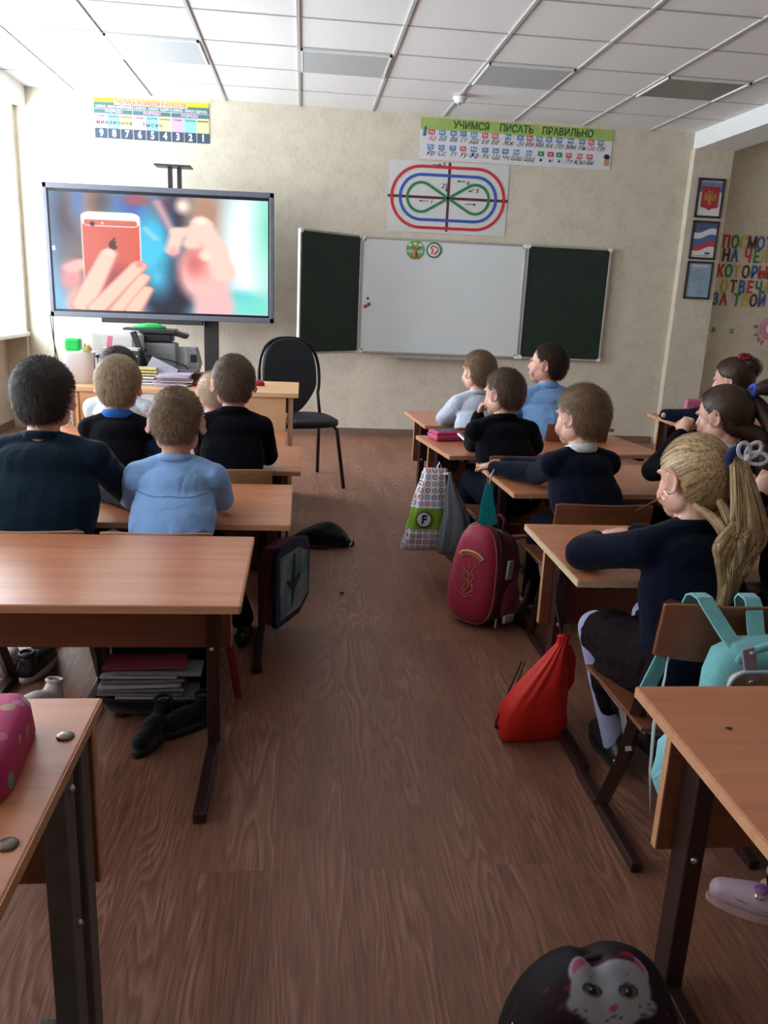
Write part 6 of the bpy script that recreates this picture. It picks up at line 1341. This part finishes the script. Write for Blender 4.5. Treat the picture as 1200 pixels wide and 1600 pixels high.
for k, (cn, c, s_) in enumerate((('red', (.36, .04, .05, 1), .17), ('white', (.5, .48, .5, 1), .16), ('lilac grey', (.25, .22, .28, 1), .15))):
    o = tag(obj('textbook', B((4.34, -3.55, .613+k*.028), (.20, s_, .026)), plain('textbook_'+cn.replace(' ', '_'), c, .5)), '%s textbook, %s of the pile on the rear desk at the far right' % (cn, ('bottom', 'middle', 'top')[k]), 'book', 'pile of textbooks at the far right'); bev(o, .003)
tag(obj('floor_crumb', E_((2.045, -4.05, .004), (.010, .007, .004)), M_INK, smooth=True), 'tiny dark crumb on the aisle floor', 'crumb')
# round dark bag with a kitten picture at the bottom edge
t = thing('kitten_bag', 'dark purple rounded bag with a white kitten face at the bottom of the picture', 'bag', (2.372, -6.27, 0), rz=.05)
nx, nz = 150, 110; me = bpy.data.meshes.new('kitten_bag_body'); U, V = np.meshgrid(np.linspace(0, 1, nx), np.linspace(0, 1, nz))
# dome seen from the front/top: x across, s running from the front foot over the top to the back
ang = (U-.5)*2; sA = V*PI
hx = .150*np.sqrt(np.clip(1-np.abs(ang)**2.4, 0, 1)); px_ = ang*.155
notch = .018*np.exp(-((px_+.012)/.020)**2)
prof = np.sqrt(np.clip(1-np.abs(ang)**2.6, 0, 1)); py_ = -np.cos(sA)*.085*(.35+.65*prof); pz_ = np.sin(sA)**.75*(.215*prof)-notch*np.sin(sA)**3
co = np.stack([px_, py_, np.maximum(pz_, 0)], -1)
rgb = np.ones(co.shape)*np.array((33, 20, 30))/255.0
pt = Paint(px_, -pz_*1.0+0*py_); pt.c = rgb*1.0
# picture plane: u = x, v = path length up the front
vv = np.where(V < .5, V*2, 1.0); P2 = Paint(px_-.0, -(vv*.235)+.030); P2.c = rgb.copy(); fr_ = (V < .56)
cx0, cz0 = .004, -.105
P2.el(.03, -.07, .16, .13, (44, 18, 36), .05)
P2.el(cx0-.046, -.168, .019, .034, (205, 205, 215), .004, .35); P2.el(cx0-.047, -.170, .011, .023, (214, 96, 140), .004, .35)
P2.el(cx0+.050, -.160, .019, .034, (205, 205, 215), .004, -.40); P2.el(cx0+.051, -.162, .011, .023, (214, 96, 140), .004, -.40)
P2.el(cx0, -.115, .070, .068, (196, 196, 208), .006, .15); P2.el(cx0-.055, -.095, .024, .016, (196, 196, 208), .006, .5); P2.el(cx0+.058, -.080, .022, .015, (196, 196, 208), .006, -.3)
P2.el(cx0+.0, -.150, .030, .018, (160, 162, 178), .03)
for sx in (-1, 1):
    ex, ez = cx0+sx*.030-.002, -.112+sx*.006
    P2.el(ex, ez-.002, .017, .013, (28, 26, 30), .003, .2); P2.el(ex, ez, .014, .011, (120, 122, 100), .003); P2.el(ex, ez, .008, .009, (22, 22, 26), .002); P2.el(ex-.003, ez-.003, .0025, .0025, (235, 235, 235), .002)
    P2.cap(ex-sx*.002, ez-.030, ex+sx*.003, ez-.031, .0012, (60, 55, 70), .002)
    P2.cap(cx0, -.070, cx0+sx*.014, -.064, .0012, (90, 70, 90), .002)
    for q in (-.004, .002, .008): P2.cap(cx0+sx*.045, -.078+q, cx0+sx*.078, -.082+q*2, .0006, (70, 60, 80), .0015)
P2.el(cx0, -.083, .008, .006, (205, 90, 120), .002)
for hx_, hz_ in ((-.10, -.15), (-.082, -.10), (-.11, -.07), (-.07, -.13), (.105, -.08)): P2.el(hx_, hz_, .005, .004, (150, 40, 90), .003)
P2.el(.045, -.19, .014, .010, (170, 30, 70), .004); P2.cap(-.02, -.192, .05, -.176, .006, (88, 20, 48), .006)
rgb2 = np.where(fr_[..., None], P2.c, rgb)
idx = np.arange(nx*nz).reshape(nz, nx); fcs = np.stack([idx[:-1, :-1], idx[:-1, 1:], idx[1:, 1:], idx[1:, :-1]], -1).reshape(-1, 4)
me.from_pydata(co.reshape(-1, 3).tolist(), [], fcs.tolist()); at = me.color_attributes.new('paint', 'FLOAT_COLOR', 'POINT')
lin = np.where(rgb2 <= .04045, rgb2/12.92, ((rgb2+.055)/1.055)**2.4)*.55; at.data.foreach_set('color', np.concatenate([lin, np.ones(lin.shape[:2]+(1,))], -1).astype(np.float32).ravel())
o = obj('printed_body', me, vcol_mat('kitten_print', .75), t, smooth=True); o.rotation_euler = (0, 0, 0)
obj('seam_piping', T([(.152*math.cos(a), .0, max(.003, .204*math.sin(a)**.8)) for a in [PI*k/30 for k in range(31)]], .004, n=6), plain('dark_purple_piping', (.02, .008, .016, 1), .6), t, smooth=True)
obj('zip_pull', E_((-.142, -.01, .085), (.004, .004, .006)), M_STEEL, t, smooth=True)
